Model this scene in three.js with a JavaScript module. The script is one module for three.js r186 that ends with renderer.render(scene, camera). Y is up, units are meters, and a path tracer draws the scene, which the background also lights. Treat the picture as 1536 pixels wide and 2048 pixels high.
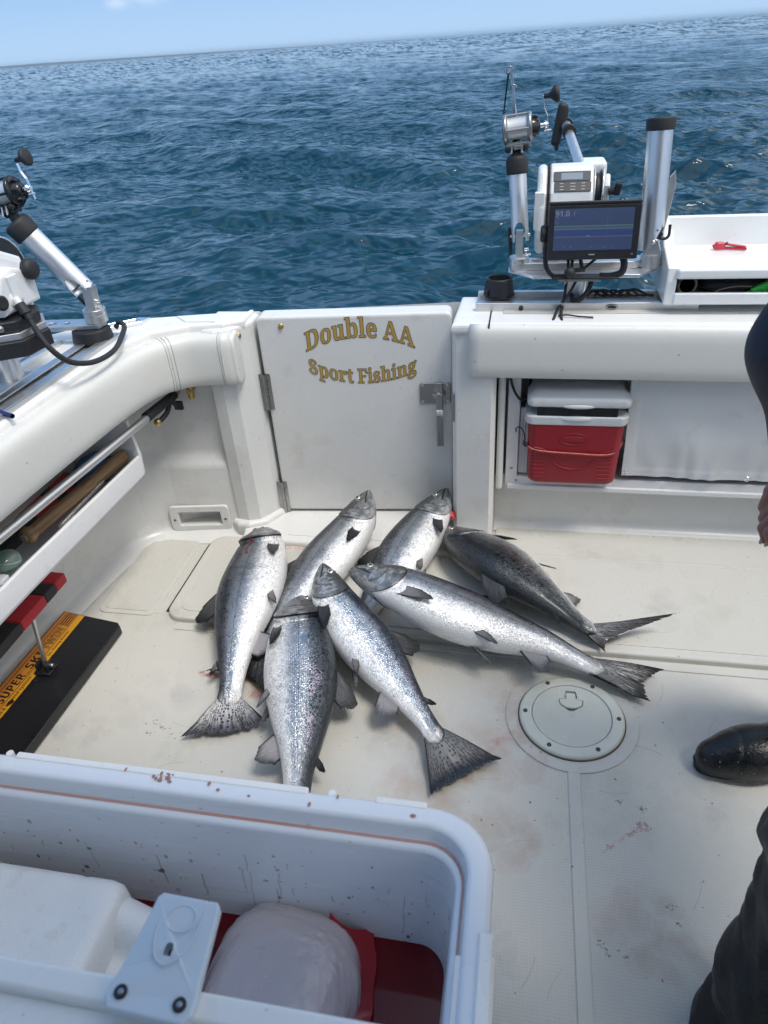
import * as THREE from 'three';
import { RoundedBoxGeometry } from 'three/addons/geometries/RoundedBoxGeometry.js';
import { mergeGeometries, mergeVertices } from 'three/addons/utils/BufferGeometryUtils.js';
import { MarchingCubes } from 'three/addons/objects/MarchingCubes.js';
import { FontLoader } from 'three/addons/loaders/FontLoader.js';
import { TextGeometry } from 'three/addons/geometries/TextGeometry.js';

// ------------------------------------------------------------------ camera, sky, sun, exposure
const scene = new THREE.Scene();
const camera = new THREE.PerspectiveCamera(71.6, 768 / 1024, 0.05, 40000);
camera.position.set(0, 1.45, 0);
camera.rotation.order = 'YXZ';
camera.rotation.set(THREE.MathUtils.degToRad(-33.505), THREE.MathUtils.degToRad(12.5), THREE.MathUtils.degToRad(-4.133));
camera.focus = 2.3;
camera.userData.fStop = 9;
scene.add(camera);

const renderer = new THREE.WebGLRenderer({ antialias: true });
renderer.setSize(768, 1024);
renderer.toneMapping = THREE.LinearToneMapping;
renderer.toneMappingExposure = 1.11;
renderer.shadowMap.enabled = true;

// deterministic noise
function rng(seed) { let a = seed >>> 0; return () => { a = (a + 0x6D2B79F5) >>> 0; let t = a; t = Math.imul(t ^ (t >>> 15), t | 1); t ^= t + Math.imul(t ^ (t >>> 7), t | 61); return ((t ^ (t >>> 14)) >>> 0) / 4294967296; }; }
function hash2(x, y, s = 0) { let h = Math.imul(x | 0, 374761393) ^ Math.imul(y | 0, 668265263) ^ Math.imul(s | 0, 1442695041); h = Math.imul(h ^ (h >>> 13), 1274126177); h ^= h >>> 16; h = Math.imul(h, 2246822519); return ((h ^ (h >>> 15)) >>> 0) / 4294967296; }
const sm = t => t * t * (3 - 2 * t);
function vnoise(x, y, p = 0, s = 0) {           // value noise, period p cells when p > 0
  const xi = Math.floor(x), yi = Math.floor(y), fx = sm(x - xi), fy = sm(y - yi);
  const w = v => p ? ((v % p) + p) % p : v;
  const a = hash2(w(xi), w(yi), s), b = hash2(w(xi + 1), w(yi), s), c = hash2(w(xi), w(yi + 1), s), d = hash2(w(xi + 1), w(yi + 1), s);
  return a + (b - a) * fx + (c - a) * fy + (a - b - c + d) * fx * fy;
}
function fbm(x, y, o = 4, p = 0, s = 0) { let v = 0, a = 0.5, n = 0; for (let i = 0; i < o; i++) { v += a * vnoise(x, y, p, s + i); n += a; x *= 2; y *= 2; p *= 2; a *= 0.5; } return v / n; }
const clamp = (x, a = 0, b = 1) => Math.min(b, Math.max(a, x));
const sstep = (a, b, x) => sm(clamp((x - a) / (b - a)));
const lerp = (a, b, t) => a + (b - a) * t;
const mix3 = (a, b, t) => [lerp(a[0], b[0], t), lerp(a[1], b[1], t), lerp(a[2], b[2], t)];
const V = (x, y, z) => new THREE.Vector3(x, y, z);

// the sky: blue aft and to port, a high bright haze of thin cloud overhead and to starboard
{
  const W = 1024, H = 512, d = new Float32Array(W * H * 4);
  for (let j = 0; j < H; j++) for (let i = 0; i < W; i++) {
    const el = ((j + 0.5) / H - 0.5) * Math.PI, az = ((i + 0.5) / W - 0.5) * 2 * Math.PI;
    const y = Math.sin(el), x = Math.cos(el) * Math.cos(az), z = Math.cos(el) * Math.sin(az);
    let c;
    if (y < 0) c = [0.05, 0.11, 0.16];
    else {
      c = mix3([0.43, 0.62, 0.86], [0.30, 0.51, 0.82], sstep(0.0, 0.10, y));
      c = mix3(c, [0.26, 0.48, 0.84], sstep(0.12, 0.55, y));
      c = mix3(c, [0.13, 0.29, 0.62], sstep(0.45, 1, y));
      const px = x / (y + 0.25), pz = z / (y + 0.25);
      const n = fbm(px * 1.1 + 7.3, pz * 1.1 + 2.1, 6, 0, 11);
      const side = sstep(-0.25, 0.75, x * 0.85 + z * 0.35 + y * 0.35);
      const cov = sstep(0.62 - 0.42 * side, 0.86 - 0.42 * side, n) * sstep(0.10, 0.32, y) * sstep(0.12, 0.5, side);
      const shade = 0.85 + 0.3 * fbm(px * 2.3 + 1.7, pz * 2.3 + 9.1, 4, 0, 5);
      c = mix3(c, [1.38 * shade, 1.38 * shade, 1.38 * shade], cov * 0.9);
      // two small fair-weather puffs low over the water
      for (const [cx, cy, rx, ry] of [[-2.006, 0.0583, 0.024, 0.0062], [-2.045, 0.0535, 0.013, 0.0035]]) {
        const q = ((az - cx) / rx) ** 2 + ((el - cy) / ry) ** 2;
        if (q < 3) c = mix3(c, [0.72, 0.82, 0.95], 0.8 * sstep(1.5, 0.2, q + 1.3 * (fbm(az * 140, el * 260, 4, 0, 3) - 0.5)));
      }
    }
    const k = (j * W + i) * 4; d[k] = c[0]; d[k + 1] = c[1]; d[k + 2] = c[2]; d[k + 3] = 1;
  }
  const t = new THREE.DataTexture(d, W, H, THREE.RGBAFormat, THREE.FloatType);
  t.mapping = THREE.EquirectangularReflectionMapping; t.magFilter = THREE.LinearFilter; t.minFilter = THREE.LinearFilter; t.needsUpdate = true;
  scene.background = t; scene.environment = t;
}
const sun = new THREE.DirectionalLight(0xfffaf4, 2.3);
sun.position.set(3.2, 8, 0.7); sun.target.position.set(0, 0, -1.2);
sun.castShadow = true; sun.shadow.radius = 34; sun.shadow.mapSize.set(2048, 2048);
Object.assign(sun.shadow.camera, { left: -4, right: 4, top: 4, bottom: -4, near: 0.5, far: 30 });
scene.add(sun, sun.target);

// ------------------------------------------------------------------ helpers
const used = {};
const numbered = n => { const k = used[n] = (used[n] ?? -1) + 1; return k ? `${n}_${String(k).padStart(3, '0')}` : n; };
function thing(name, label, category, pos = [0, 0, 0], group) {
  const o = new THREE.Group(); o.name = numbered(name); o.position.set(...pos); o.userData = { label, category };
  if (group) o.userData.group = group; scene.add(o); return o;
}
// a part: geometry given in world metres; moved into the parent's own frame
function part(name, geos, mat, parent, label) {
  let g = Array.isArray(geos) ? merge(geos) : geos;
  const m = new THREE.Mesh(g, mat); m.name = name; m.castShadow = m.receiveShadow = true;
  parent.updateWorldMatrix(true, false);
  const p = new THREE.Vector3().setFromMatrixPosition(parent.matrixWorld);
  g.translate(-p.x, -p.y, -p.z);
  if (label) m.userData.label = label;
  parent.add(m); return m;
}
function solo(name, geos, mat, label, category, group) {
  const g = Array.isArray(geos) ? merge(geos) : geos;
  g.computeBoundingBox(); const c = g.boundingBox.getCenter(V(0, 0, 0)); c.y = g.boundingBox.min.y;
  g.translate(-c.x, -c.y, -c.z);
  const m = new THREE.Mesh(g, mat); m.name = numbered(name); m.position.copy(c); m.castShadow = m.receiveShadow = true;
  m.userData = { label, category }; if (group) m.userData.group = group; scene.add(m); return m;
}
function merge(list) {
  const a = list.map(g => { let h = g.index ? g.toNonIndexed() : g; for (const k of Object.keys(h.attributes)) if (!['position', 'normal', 'uv'].includes(k)) h.deleteAttribute(k); if (!h.attributes.normal) h.computeVertexNormals(); if (!h.attributes.uv) boxUV(h); return h; });
  return a.length === 1 ? a[0] : mergeGeometries(a);
}
function boxUV(g0) {                                // uv in metres from the dominant axis of every face
  const g = g0.index ? g0.toNonIndexed() : g0, p = g.attributes.position, uv = new Float32Array(p.count * 2), a = V(), b = V(), c = V(), n = V();
  for (let i = 0; i < p.count; i += 3) {
    a.fromBufferAttribute(p, i); b.fromBufferAttribute(p, i + 1); c.fromBufferAttribute(p, i + 2);
    n.crossVectors(b.clone().sub(a), c.clone().sub(a)); const x = Math.abs(n.x), y = Math.abs(n.y), z = Math.abs(n.z);
    [a, b, c].forEach((q, k) => { const [u, v] = y >= x && y >= z ? [q.x, -q.z] : x >= z ? [q.z, q.y] : [q.x, q.y]; uv[(i + k) * 2] = u; uv[(i + k) * 2 + 1] = v; });
  }
  g.setAttribute('uv', new THREE.BufferAttribute(uv, 2)); return g;
}
const box = (x0, x1, y0, y1, z0, z1, r = 0.004, s = 2) => boxUV(new RoundedBoxGeometry(x1 - x0, y1 - y0, z1 - z0, s, Math.min(r, (x1 - x0) * .49, (y1 - y0) * .49, (z1 - z0) * .49)).translate((x0 + x1) / 2, (y0 + y1) / 2, (z0 + z1) / 2));
const boxC = (w, h, d, r = 0.003, s = 2) => boxUV(new RoundedBoxGeometry(w, h, d, s, Math.min(r, w * .49, h * .49, d * .49)));
// a geometry whose +y axis is turned onto direction and moved to a point
function aim(g, from, dir) { return g.applyQuaternion(new THREE.Quaternion().setFromUnitVectors(V(0, 1, 0), dir.clone().normalize())).translate(from.x, from.y, from.z); }
function rod(a, b, r1, r2 = r1, seg = 20, open = false) {
  const A = V(...a), B = V(...b), d = B.clone().sub(A), L = d.length();
  return aim(new THREE.CylinderGeometry(r2, r1, L, seg, 1, open).translate(0, L / 2, 0), A, d);
}
function lathe(profile, a, dir, seg = 32) { return aim(new THREE.LatheGeometry(profile.map(([r, y]) => new THREE.Vector2(r, y)), seg), V(...a), V(...dir)); }
function cable(pts, r, seg = 64, rs = 8, closed = false) { return new THREE.TubeGeometry(new THREE.CatmullRomCurve3(pts.map(p => V(...p)), closed, 'centripetal'), seg, r, rs, closed); }
// plan polygon [x, z] extruded upward from y0 to y1 with rounded arrises
function plan(poly, y0, y1, bevel = 0.006, holes = [], bs = 3) {
  const s = new THREE.Shape(poly.map(([x, z]) => new THREE.Vector2(x, -z)));
  for (const h of holes) s.holes.push(new THREE.Path(h.map(([x, z]) => new THREE.Vector2(x, -z))));
  const g = new THREE.ExtrudeGeometry(s, { depth: y1 - y0 - 2 * bevel, bevelEnabled: bevel > 0, bevelThickness: bevel, bevelSize: bevel, bevelOffset: -bevel, bevelSegments: bs, curveSegments: 12 });
  return boxUV(g.translate(0, 0, bevel).rotateX(-Math.PI / 2).translate(0, y0, 0));
}
// polygon [x, y] in a vertical plane facing the viewer, from z0 (back) to z1 (front)
function panelXY(poly, z0, z1, bevel = 0.003, holes = []) {
  const s = poly instanceof THREE.Shape ? poly : new THREE.Shape(poly.map(([x, y]) => new THREE.Vector2(x, y)));
  for (const h of holes) s.holes.push(new THREE.Path(h.map(([x, y]) => new THREE.Vector2(x, y))));
  const g = new THREE.ExtrudeGeometry(s, { depth: z1 - z0 - 2 * bevel, bevelEnabled: bevel > 0, bevelThickness: bevel, bevelSize: bevel, bevelOffset: -bevel, bevelSegments: 3, curveSegments: 16 });
  return boxUV(g.translate(0, 0, z0 + bevel));
}
// polygon [z, y] in a fore-and-aft plane, from x0 to x1
function panelZY(poly, x0, x1, bevel = 0.003) {
  const s = new THREE.Shape(poly.map(([z, y]) => new THREE.Vector2(-z, y)));
  const g = new THREE.ExtrudeGeometry(s, { depth: x1 - x0 - 2 * bevel, bevelEnabled: bevel > 0, bevelThickness: bevel, bevelSize: bevel, bevelOffset: -bevel, bevelSegments: 3, curveSegments: 16 });
  return boxUV(g.translate(0, 0, bevel).rotateY(Math.PI / 2).translate(x0, 0, 0));
}
function rrect(x0, x1, y0, y1, r, n = 6) {
  const o = []; for (const [cx, cy, a0] of [[x1 - r, y1 - r, 0], [x0 + r, y1 - r, 1], [x0 + r, y0 + r, 2], [x1 - r, y0 + r, 3]]) for (let i = 0; i <= n; i++) { const a = (a0 + i / n) * Math.PI / 2; o.push([cx + r * Math.cos(a), cy + r * Math.sin(a)]); }
  return o;
}
// a surface through rings of equal point count; rings are arrays of Vector3
function loft(rings, { closed = true, capA = false, capB = false, uvFn } = {}) {
  const n = rings[0].length, m = rings.length, pos = [], uv = [], idx = [], cols = closed ? n + 1 : n;
  for (let j = 0; j < m; j++) for (let i = 0; i < cols; i++) { const p = rings[j][i % n]; pos.push(p.x, p.y, p.z); const q = uvFn ? uvFn(i / (cols - 1), j / (m - 1), p) : [i / (cols - 1), j / (m - 1)]; uv.push(q[0], q[1]); }
  for (let j = 0; j < m - 1; j++) for (let i = 0; i < cols - 1; i++) { const a = j * cols + i, b = a + 1, c = a + cols, d = c + 1; idx.push(a, b, d, a, d, c); }
  const cap = (j, flip) => { const c = V(); rings[j].forEach(p => c.add(p)); c.divideScalar(n); const k = pos.length / 3; pos.push(c.x, c.y, c.z); uv.push(0.5, 0.5); for (let i = 0; i < cols - 1; i++) { const a = j * cols + i; flip ? idx.push(k, a + 1, a) : idx.push(k, a, a + 1); } };
  if (capA) cap(0, true); if (capB) cap(m - 1, false);
  const g = new THREE.BufferGeometry(); g.setAttribute('position', new THREE.Float32BufferAttribute(pos, 3)); g.setAttribute('uv', new THREE.Float32BufferAttribute(uv, 2)); g.setIndex(idx);
  g.computeVertexNormals();
  if (closed) { const N = g.attributes.normal; for (let j = 0; j < m; j++) { const a = j * cols, b = a + cols - 1; const x = N.getX(a) + N.getX(b), y = N.getY(a) + N.getY(b), z = N.getZ(a) + N.getZ(b), l = Math.hypot(x, y, z) || 1; N.setXYZ(a, x / l, y / l, z / l); N.setXYZ(b, x / l, y / l, z / l); } }
  return g;
}
// sweep of a 2-D profile along a path: frame = (out, up) per path point
function sweep(path, profile, closed = true, caps = true) {
  const c = new THREE.CatmullRomCurve3(path.map(p => V(...p)), false, 'centripetal'), rings = [], N = Math.max(24, path.length * 10);
  for (let i = 0; i <= N; i++) { const p = c.getPointAt(i / N), t = c.getTangentAt(i / N), o = V(-t.z, 0, t.x).normalize(); rings.push(profile.map(([a, b]) => V(p.x + o.x * a, p.y + b, p.z + o.z * a))); }
  const L = c.getLength(); let per = [0]; for (let i = 1; i <= profile.length; i++) { const q = profile[i % profile.length], r = profile[i - 1]; per.push(per[i - 1] + Math.hypot(q[0] - r[0], q[1] - r[1])); }
  return loft(rings, { closed, capA: caps, capB: caps, uvFn: (u, v) => [v * L, per[Math.round(u * (closed ? profile.length : profile.length - 1))]] });
}
function sdfGeo(center, half, res, f) {             // marching cubes of a signed distance, centre and half-size in metres
  const mc = new MarchingCubes(res, new THREE.MeshBasicMaterial(), false, false, 400000); mc.isolation = 0;
  const h = res / 2; let k = 0;
  for (let z = 0; z < res; z++) for (let y = 0; y < res; y++) for (let x = 0; x < res; x++) mc.field[k++] = -f(center[0] + (x - h) / h * half, center[1] + (y - h) / h * half, center[2] + (z - h) / h * half);
  mc.update();
  const n = mc.count, pos = new Float32Array(n * 3);
  for (let i = 0; i < n; i++) { pos[i * 3] = center[0] + mc.positionArray[i * 3] * half; pos[i * 3 + 1] = center[1] + mc.positionArray[i * 3 + 1] * half; pos[i * 3 + 2] = center[2] + mc.positionArray[i * 3 + 2] * half; }
  let g = new THREE.BufferGeometry(); g.setAttribute('position', new THREE.BufferAttribute(pos, 3));
  g = mergeVertices(g, 1e-5); g.computeVertexNormals();
  const uv = new Float32Array(g.attributes.position.count * 2); for (let i = 0; i < uv.length / 2; i++) { uv[i * 2] = g.attributes.position.getX(i) + g.attributes.position.getZ(i); uv[i * 2 + 1] = g.attributes.position.getY(i); }
  g.setAttribute('uv', new THREE.BufferAttribute(uv, 2)); return g;
}
const capsule = (p, a, b, ra, rb) => { const bx = b[0] - a[0], by = b[1] - a[1], bz = b[2] - a[2], px = p[0] - a[0], py = p[1] - a[1], pz = p[2] - a[2]; const t = clamp((px * bx + py * by + pz * bz) / (bx * bx + by * by + bz * bz + 1e-9)); return Math.hypot(px - bx * t, py - by * t, pz - bz * t) - lerp(ra, rb, t); };
const smin = (a, b, k) => { const h = Math.max(k - Math.abs(a - b), 0) / k; return Math.min(a, b) - h * h * k * 0.25; };

// ------------------------------------------------------------------ textures and materials
function tex(W, H, fn, { srgb = false, repeat } = {}) {       // fn(u, v, i, j) -> [r, g, b] in 0..1 (linear values when srgb)
  const d = new Uint8Array(W * H * 4), enc = x => srgb ? (x <= 0.0031308 ? 12.92 * x : 1.055 * Math.pow(x, 1 / 2.4) - 0.055) : x;
  for (let j = 0; j < H; j++) for (let i = 0; i < W; i++) { const c = fn((i + .5) / W, (j + .5) / H, i, j), k = (j * W + i) * 4; d[k] = 255 * clamp(enc(clamp(c[0]))); d[k + 1] = 255 * clamp(enc(clamp(c[1]))); d[k + 2] = 255 * clamp(enc(clamp(c[2]))); d[k + 3] = 255; }
  const t = new THREE.DataTexture(d, W, H, THREE.RGBAFormat, THREE.UnsignedByteType); t.wrapS = t.wrapT = THREE.RepeatWrapping; t.magFilter = THREE.LinearFilter; t.minFilter = THREE.LinearMipmapLinearFilter; t.generateMipmaps = true;
  if (srgb) t.colorSpace = THREE.SRGBColorSpace; if (repeat) t.repeat.set(...repeat); t.needsUpdate = true; return t;
}
const grey = v => [v, v, v];
const rep = (t, a, b = a) => { const c = t.clone(); c.repeat.set(a, b); c.needsUpdate = true; return c; };
function canvasTex(W, H, draw) { const c = document.createElement('canvas'); c.width = W; c.height = H; draw(c.getContext('2d'), W, H); const t = new THREE.CanvasTexture(c); t.colorSpace = THREE.SRGBColorSpace; t.anisotropy = 8; return t; }
const std = (r, g, b, rough, metal = 0, extra = {}) => new THREE.MeshStandardMaterial({ color: new THREE.Color().setRGB(r, g, b), roughness: rough, metalness: metal, ...extra });
const phy = (r, g, b, rough, metal = 0, extra = {}) => new THREE.MeshPhysicalMaterial({ color: new THREE.Color().setRGB(r, g, b), roughness: rough, metalness: metal, ...extra });

const grainTex = tex(512, 512, (u, v) => grey(fbm(u * 32, v * 32, 5, 32, 1)));
const wornTex = tex(1024, 1024, (u, v) => {          // near-white gelcoat with faint scuffs and specks, tile of 1 m
  let n = 0.93 + 0.07 * fbm(u * 8, v * 8, 5, 8, 2), c = [n, n * 0.995, n * 0.98];
  const st = sstep(0.66, 0.8, fbm(u * 12, v * 12, 5, 12, 7)); c = mix3(c, [0.80, 0.765, 0.69], st * 0.35);
  const x = Math.floor(u * 90), y = Math.floor(v * 90), h = hash2(x, y, 9);
  if (h > 0.985) { const dx = u * 90 - x - hash2(x, y, 21), dy = v * 90 - y - hash2(x, y, 22), r = 0.07 + 0.13 * hash2(x, y, 23); c = mix3(c, [0.22, 0.19, 0.16], 0.85 * sstep(r, r * 0.4, Math.hypot(dx, dy * (0.6 + hash2(x, y, 24))))); }
  return c;
}, { srgb: true });
const smudgeTex = tex(512, 512, (u, v) => { const n = fbm(u * 6, v * 6, 5, 6, 31); return grey(0.55 + 0.45 * n); });
const dropTex = tex(1024, 1024, (u, v) => {          // beads of spray and a leather grain, tile of 0.25 m
  let h = 0.12 * fbm(u * 90, v * 90, 2, 90, 4) + 0.06 * fbm(u * 14, v * 14, 3, 14, 6);
  for (const [N, s, pr] of [[80, 3, 0.86], [140, 8, 0.88]]) { const x0 = Math.floor(u * N), y0 = Math.floor(v * N); for (let y = y0 - 1; y <= y0 + 1; y++) for (let x = x0 - 1; x <= x0 + 1; x++) { const X = (x + N) % N, Y = (y + N) % N; if (hash2(X, Y, s) < pr || vnoise(X * 8 / N, Y * 8 / N, 8, 44) < 0.45) continue; const dx = u * N - x - hash2(X, Y, s + 1), dy = v * N - y - hash2(X, Y, s + 2), r = 0.16 + 0.3 * hash2(X, Y, s + 3), q = Math.hypot(dx, dy) / r; if (q < 1) h = Math.max(h, 0.2 + 0.75 * Math.sqrt(1 - q * q) * 34 / N); } }
  return grey(h);
});
const vinylTex = tex(512, 512, (u, v) => { const n = 0.94 + 0.06 * fbm(u * 10, v * 10, 5, 10, 2); let c = [n, n, n * 0.985]; const x = Math.floor(u * 26), y = Math.floor(v * 26); if (hash2(x, y, 9) > 0.95) { const d = Math.hypot(u * 26 - x - hash2(x, y, 1), v * 26 - y - hash2(x, y, 2)); c = mix3(c, [0.35, 0.32, 0.28], 0.7 * sstep(0.1, 0.04, d)); } return c; }, { srgb: true });
const M = {};
M.gel = std(0.70, 0.705, 0.70, 0.36, 0, { map: wornTex, roughnessMap: rep(smudgeTex, 1.3) });
M.gelWhite = std(0.78, 0.785, 0.78, 0.32, 0, { map: rep(wornTex, 1.4), roughnessMap: smudgeTex });
M.vinyl = phy(0.67, 0.668, 0.645, 0.5, 0, { map: vinylTex, bumpMap: rep(dropTex, 4), bumpScale: 0.0008, clearcoat: 0.15, clearcoatRoughness: 0.3 });
M.starboard = std(0.76, 0.77, 0.79, 0.45, 0, { map: rep(wornTex, 2), bumpMap: rep(grainTex, 8), bumpScale: 0.0004 });
M.canvas = std(0.66, 0.68, 0.71, 0.7, 0, { map: rep(wornTex, 1.5) });
M.plastic = phy(0.85, 0.86, 0.865, 0.35, 0, { map: rep(wornTex, 2.2), roughnessMap: rep(smudgeTex, 2) });
M.alu = std(0.86, 0.87, 0.89, 0.52, 1, { roughnessMap: rep(smudgeTex, 3) });
M.aluDull = std(0.64, 0.645, 0.65, 0.52, 1, { roughnessMap: rep(smudgeTex, 5) });
M.steel = std(0.62, 0.61, 0.60, 0.28, 1);
M.chrome = std(0.85, 0.85, 0.86, 0.12, 1);
M.steelWorn = std(0.36, 0.36, 0.36, 0.42, 1, { roughnessMap: rep(smudgeTex, 8) });
M.black = std(0.012, 0.013, 0.016, 0.45, 0, { bumpMap: rep(grainTex, 12), bumpScale: 0.0003 });
M.blackGloss = std(0.008, 0.009, 0.012, 0.2);
M.rubber = std(0.016, 0.017, 0.02, 0.62);
M.dark = std(0.01, 0.011, 0.014, 0.8);
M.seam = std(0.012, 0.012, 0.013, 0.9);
M.brass = std(0.55, 0.40, 0.16, 0.35, 1);
M.gold = std(0.42, 0.27, 0.06, 0.5);
M.redPaint = std(0.42, 0.012, 0.025, 0.5, 0, { bumpMap: rep(grainTex, 6), bumpScale: 0.0008 });

// ------------------------------------------------------------------ the sea
{
  const seaY = -0.62, R = rng(77), waves = [];
  const windAz = 1.9;                                // travel direction in the x-z plane
  for (let i = 0; i < 54; i++) {
    const lam = 0.34 * Math.pow(26, i / 53), k = 2 * Math.PI / lam, a = windAz + (R() + R() + R() - 1.5) * 0.95;
    const amp = 0.0078 * Math.pow(lam, 0.70) * (0.55 + 0.9 * R());
    waves.push([k * Math.cos(a), k * Math.sin(a), amp, R() * 6.283, lam, k]);
  }
  const theta = [], T0 = 0.42, rows = [];
  for (let i = 0; i < 24; i++) rows.push(lerp(0.4, 4.5, i / 24));
  for (let i = 0; i <= 560; i++) rows.push(2.07 / Math.tan(lerp(T0, 0.0075, Math.pow(i / 560, 0.92))));
  const rl = rows[rows.length - 1]; for (let i = 1; i <= 40; i++) rows.push(rl * Math.pow(6500 / rl, i / 40));
  const a0 = -Math.PI / 2 - 0.22 - 0.92, a1 = -Math.PI / 2 - 0.22 + 0.92; // azimuths in view (−z is aft)
  for (let i = 0; i <= 760; i++) theta.push(lerp(a0, a1, i / 760));
  for (let i = 1; i < 90; i++) theta.push(lerp(a1, a0 + 2 * Math.PI, i / 90));
  const n = theta.length, m = rows.length, pos = new Float32Array(n * m * 3), uv = new Float32Array(n * m * 2), nor = new Float32Array(n * m * 3), idx = new Uint32Array(n * (m - 1) * 6);
  for (let j = 0; j < m; j++) {
    const r = rows[j], dr = Math.max(j ? r - rows[j - 1] : 0.02, r * 0.0024);
    for (let i = 0; i < n; i++) {
      const c = Math.cos(theta[i]), s = Math.sin(theta[i]); let x = r * c, z = r * s, y = 0, dx = 0, dz = 0, gx = 0, gz = 0;
      {
        const wake = z < 0 ? Math.exp(-(((x - 0.5 + 0.06 * z) / (1.3 - 0.05 * z)) ** 2)) * sstep(-30, -9, z) : 0;   // water churned by the slow propellers
        const gust = 0.55 + 0.9 * fbm(x * 0.045 + 40, z * 0.045 + 40, 3, 0, 71) + 1.1 * wake;
        for (const w of waves) {
          const f = sstep(1.6, 3.4, w[4] / dr), ph = w[0] * x + w[1] * z + w[3], A0 = w[2] * (w[4] < 2.5 ? gust : 1), A = A0 * f, sn = Math.sin(ph), q = A * 0.9 / w[5];
          gx += w[0] * A0 * sn; gz += w[1] * A0 * sn; if (f <= 0) continue;
          y += A * Math.cos(ph); dx -= w[0] * q * sn; dz -= w[1] * q * sn;
        }
      }
      const k = j * n + i; pos[k * 3] = x + dx; pos[k * 3 + 1] = seaY + y; pos[k * 3 + 2] = z + dz; const more = 1 + 0.9 * sstep(60, 350, r); gx *= more; gz *= more;   // stands for the ripples that the texture tile cannot carry that far
      const nl = Math.hypot(gx, 1, gz); nor[k * 3] = gx / nl; nor[k * 3 + 1] = 1 / nl; nor[k * 3 + 2] = gz / nl; uv[k * 2] = x / 9; uv[k * 2 + 1] = z / 9;
    }
  }
  let q = 0; for (let j = 0; j < m - 1; j++) for (let i = 0; i < n; i++) { const a = j * n + i, b = j * n + (i + 1) % n, c = a + n, d = b + n; idx[q++] = a; idx[q++] = c; idx[q++] = b; idx[q++] = b; idx[q++] = c; idx[q++] = d; }
  const g = new THREE.BufferGeometry(); g.setAttribute('position', new THREE.BufferAttribute(pos, 3)); g.setAttribute('uv', new THREE.BufferAttribute(uv, 2)); g.setIndex(new THREE.BufferAttribute(idx, 1)); g.computeVertexNormals();
  if (g.attributes.normal.getY(5) < 0) for (let i = 0; i < idx.length; i += 3) { const t = idx[i]; idx[i] = idx[i + 1]; idx[i + 1] = t; }
  g.setAttribute('normal', new THREE.BufferAttribute(nor, 3));   // slopes of all the waves, the ones too short for the far rows too
  // capillary ripples, tile of 9 m: many short directional sines plus ridged noise
  const rr = rng(5), rip = []; for (let i = 0; i < 46; i++) { const lam = 0.10 * Math.pow(9, rr()), a = windAz + (rr() + rr() - 1) * 1.5; const kx = Math.round(9 / lam * Math.cos(a)), ky = Math.round(9 / lam * Math.sin(a)); rip.push([kx, ky, Math.pow(lam, 0.95), rr() * 6.283]); }
  let mx = 0; for (const w of rip) mx += w[2];
  const RS = 1024, hf = new Float32Array(RS * RS);
  for (let j = 0; j < RS; j++) for (let i = 0; i < RS; i++) { const u = i / RS, v = j / RS; let h = 0; const wx = u + 0.012 * Math.sin(6.283 * (2 * v + u)), wy = v + 0.012 * Math.sin(6.283 * (2 * u - v)); for (const w of rip) h += w[2] * Math.sin(6.283 * (w[0] * wx + w[1] * wy) + w[3]); hf[j * RS + i] = h * 0.0155 + 0.02 * (1 - Math.abs(2 * fbm(u * 36, v * 36, 4, 36, 61) - 1)); }
  const cell = 9 / RS, ripTex = tex(RS, RS, (u, v, i, j) => { const dx = (hf[j * RS + (i + 1) % RS] - hf[j * RS + (i + RS - 1) % RS]) / (2 * cell), dy = (hf[((j + 1) % RS) * RS + i] - hf[((j + RS - 1) % RS) * RS + i]) / (2 * cell), l = Math.hypot(dx, dy, 1); return [0.5 - 0.5 * dx / l, 0.5 - 0.5 * dy / l, 0.5 + 0.5 / l]; });
  const seaMat = phy(0.006, 0.039, 0.062, 0.08, 0, { ior: 1.33, normalMap: ripTex, normalScale: new THREE.Vector2(0.6, 0.6) });
  const sea = new THREE.Mesh(g, seaMat); sea.name = 'water'; sea.userData.kind = 'structure'; sea.receiveShadow = true; scene.add(sea);
}

// ------------------------------------------------------------------ the boat
const boat = thing('fishing_boat', 'white fibreglass sport fishing boat seen from inside its stern cockpit', 'boat');
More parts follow.
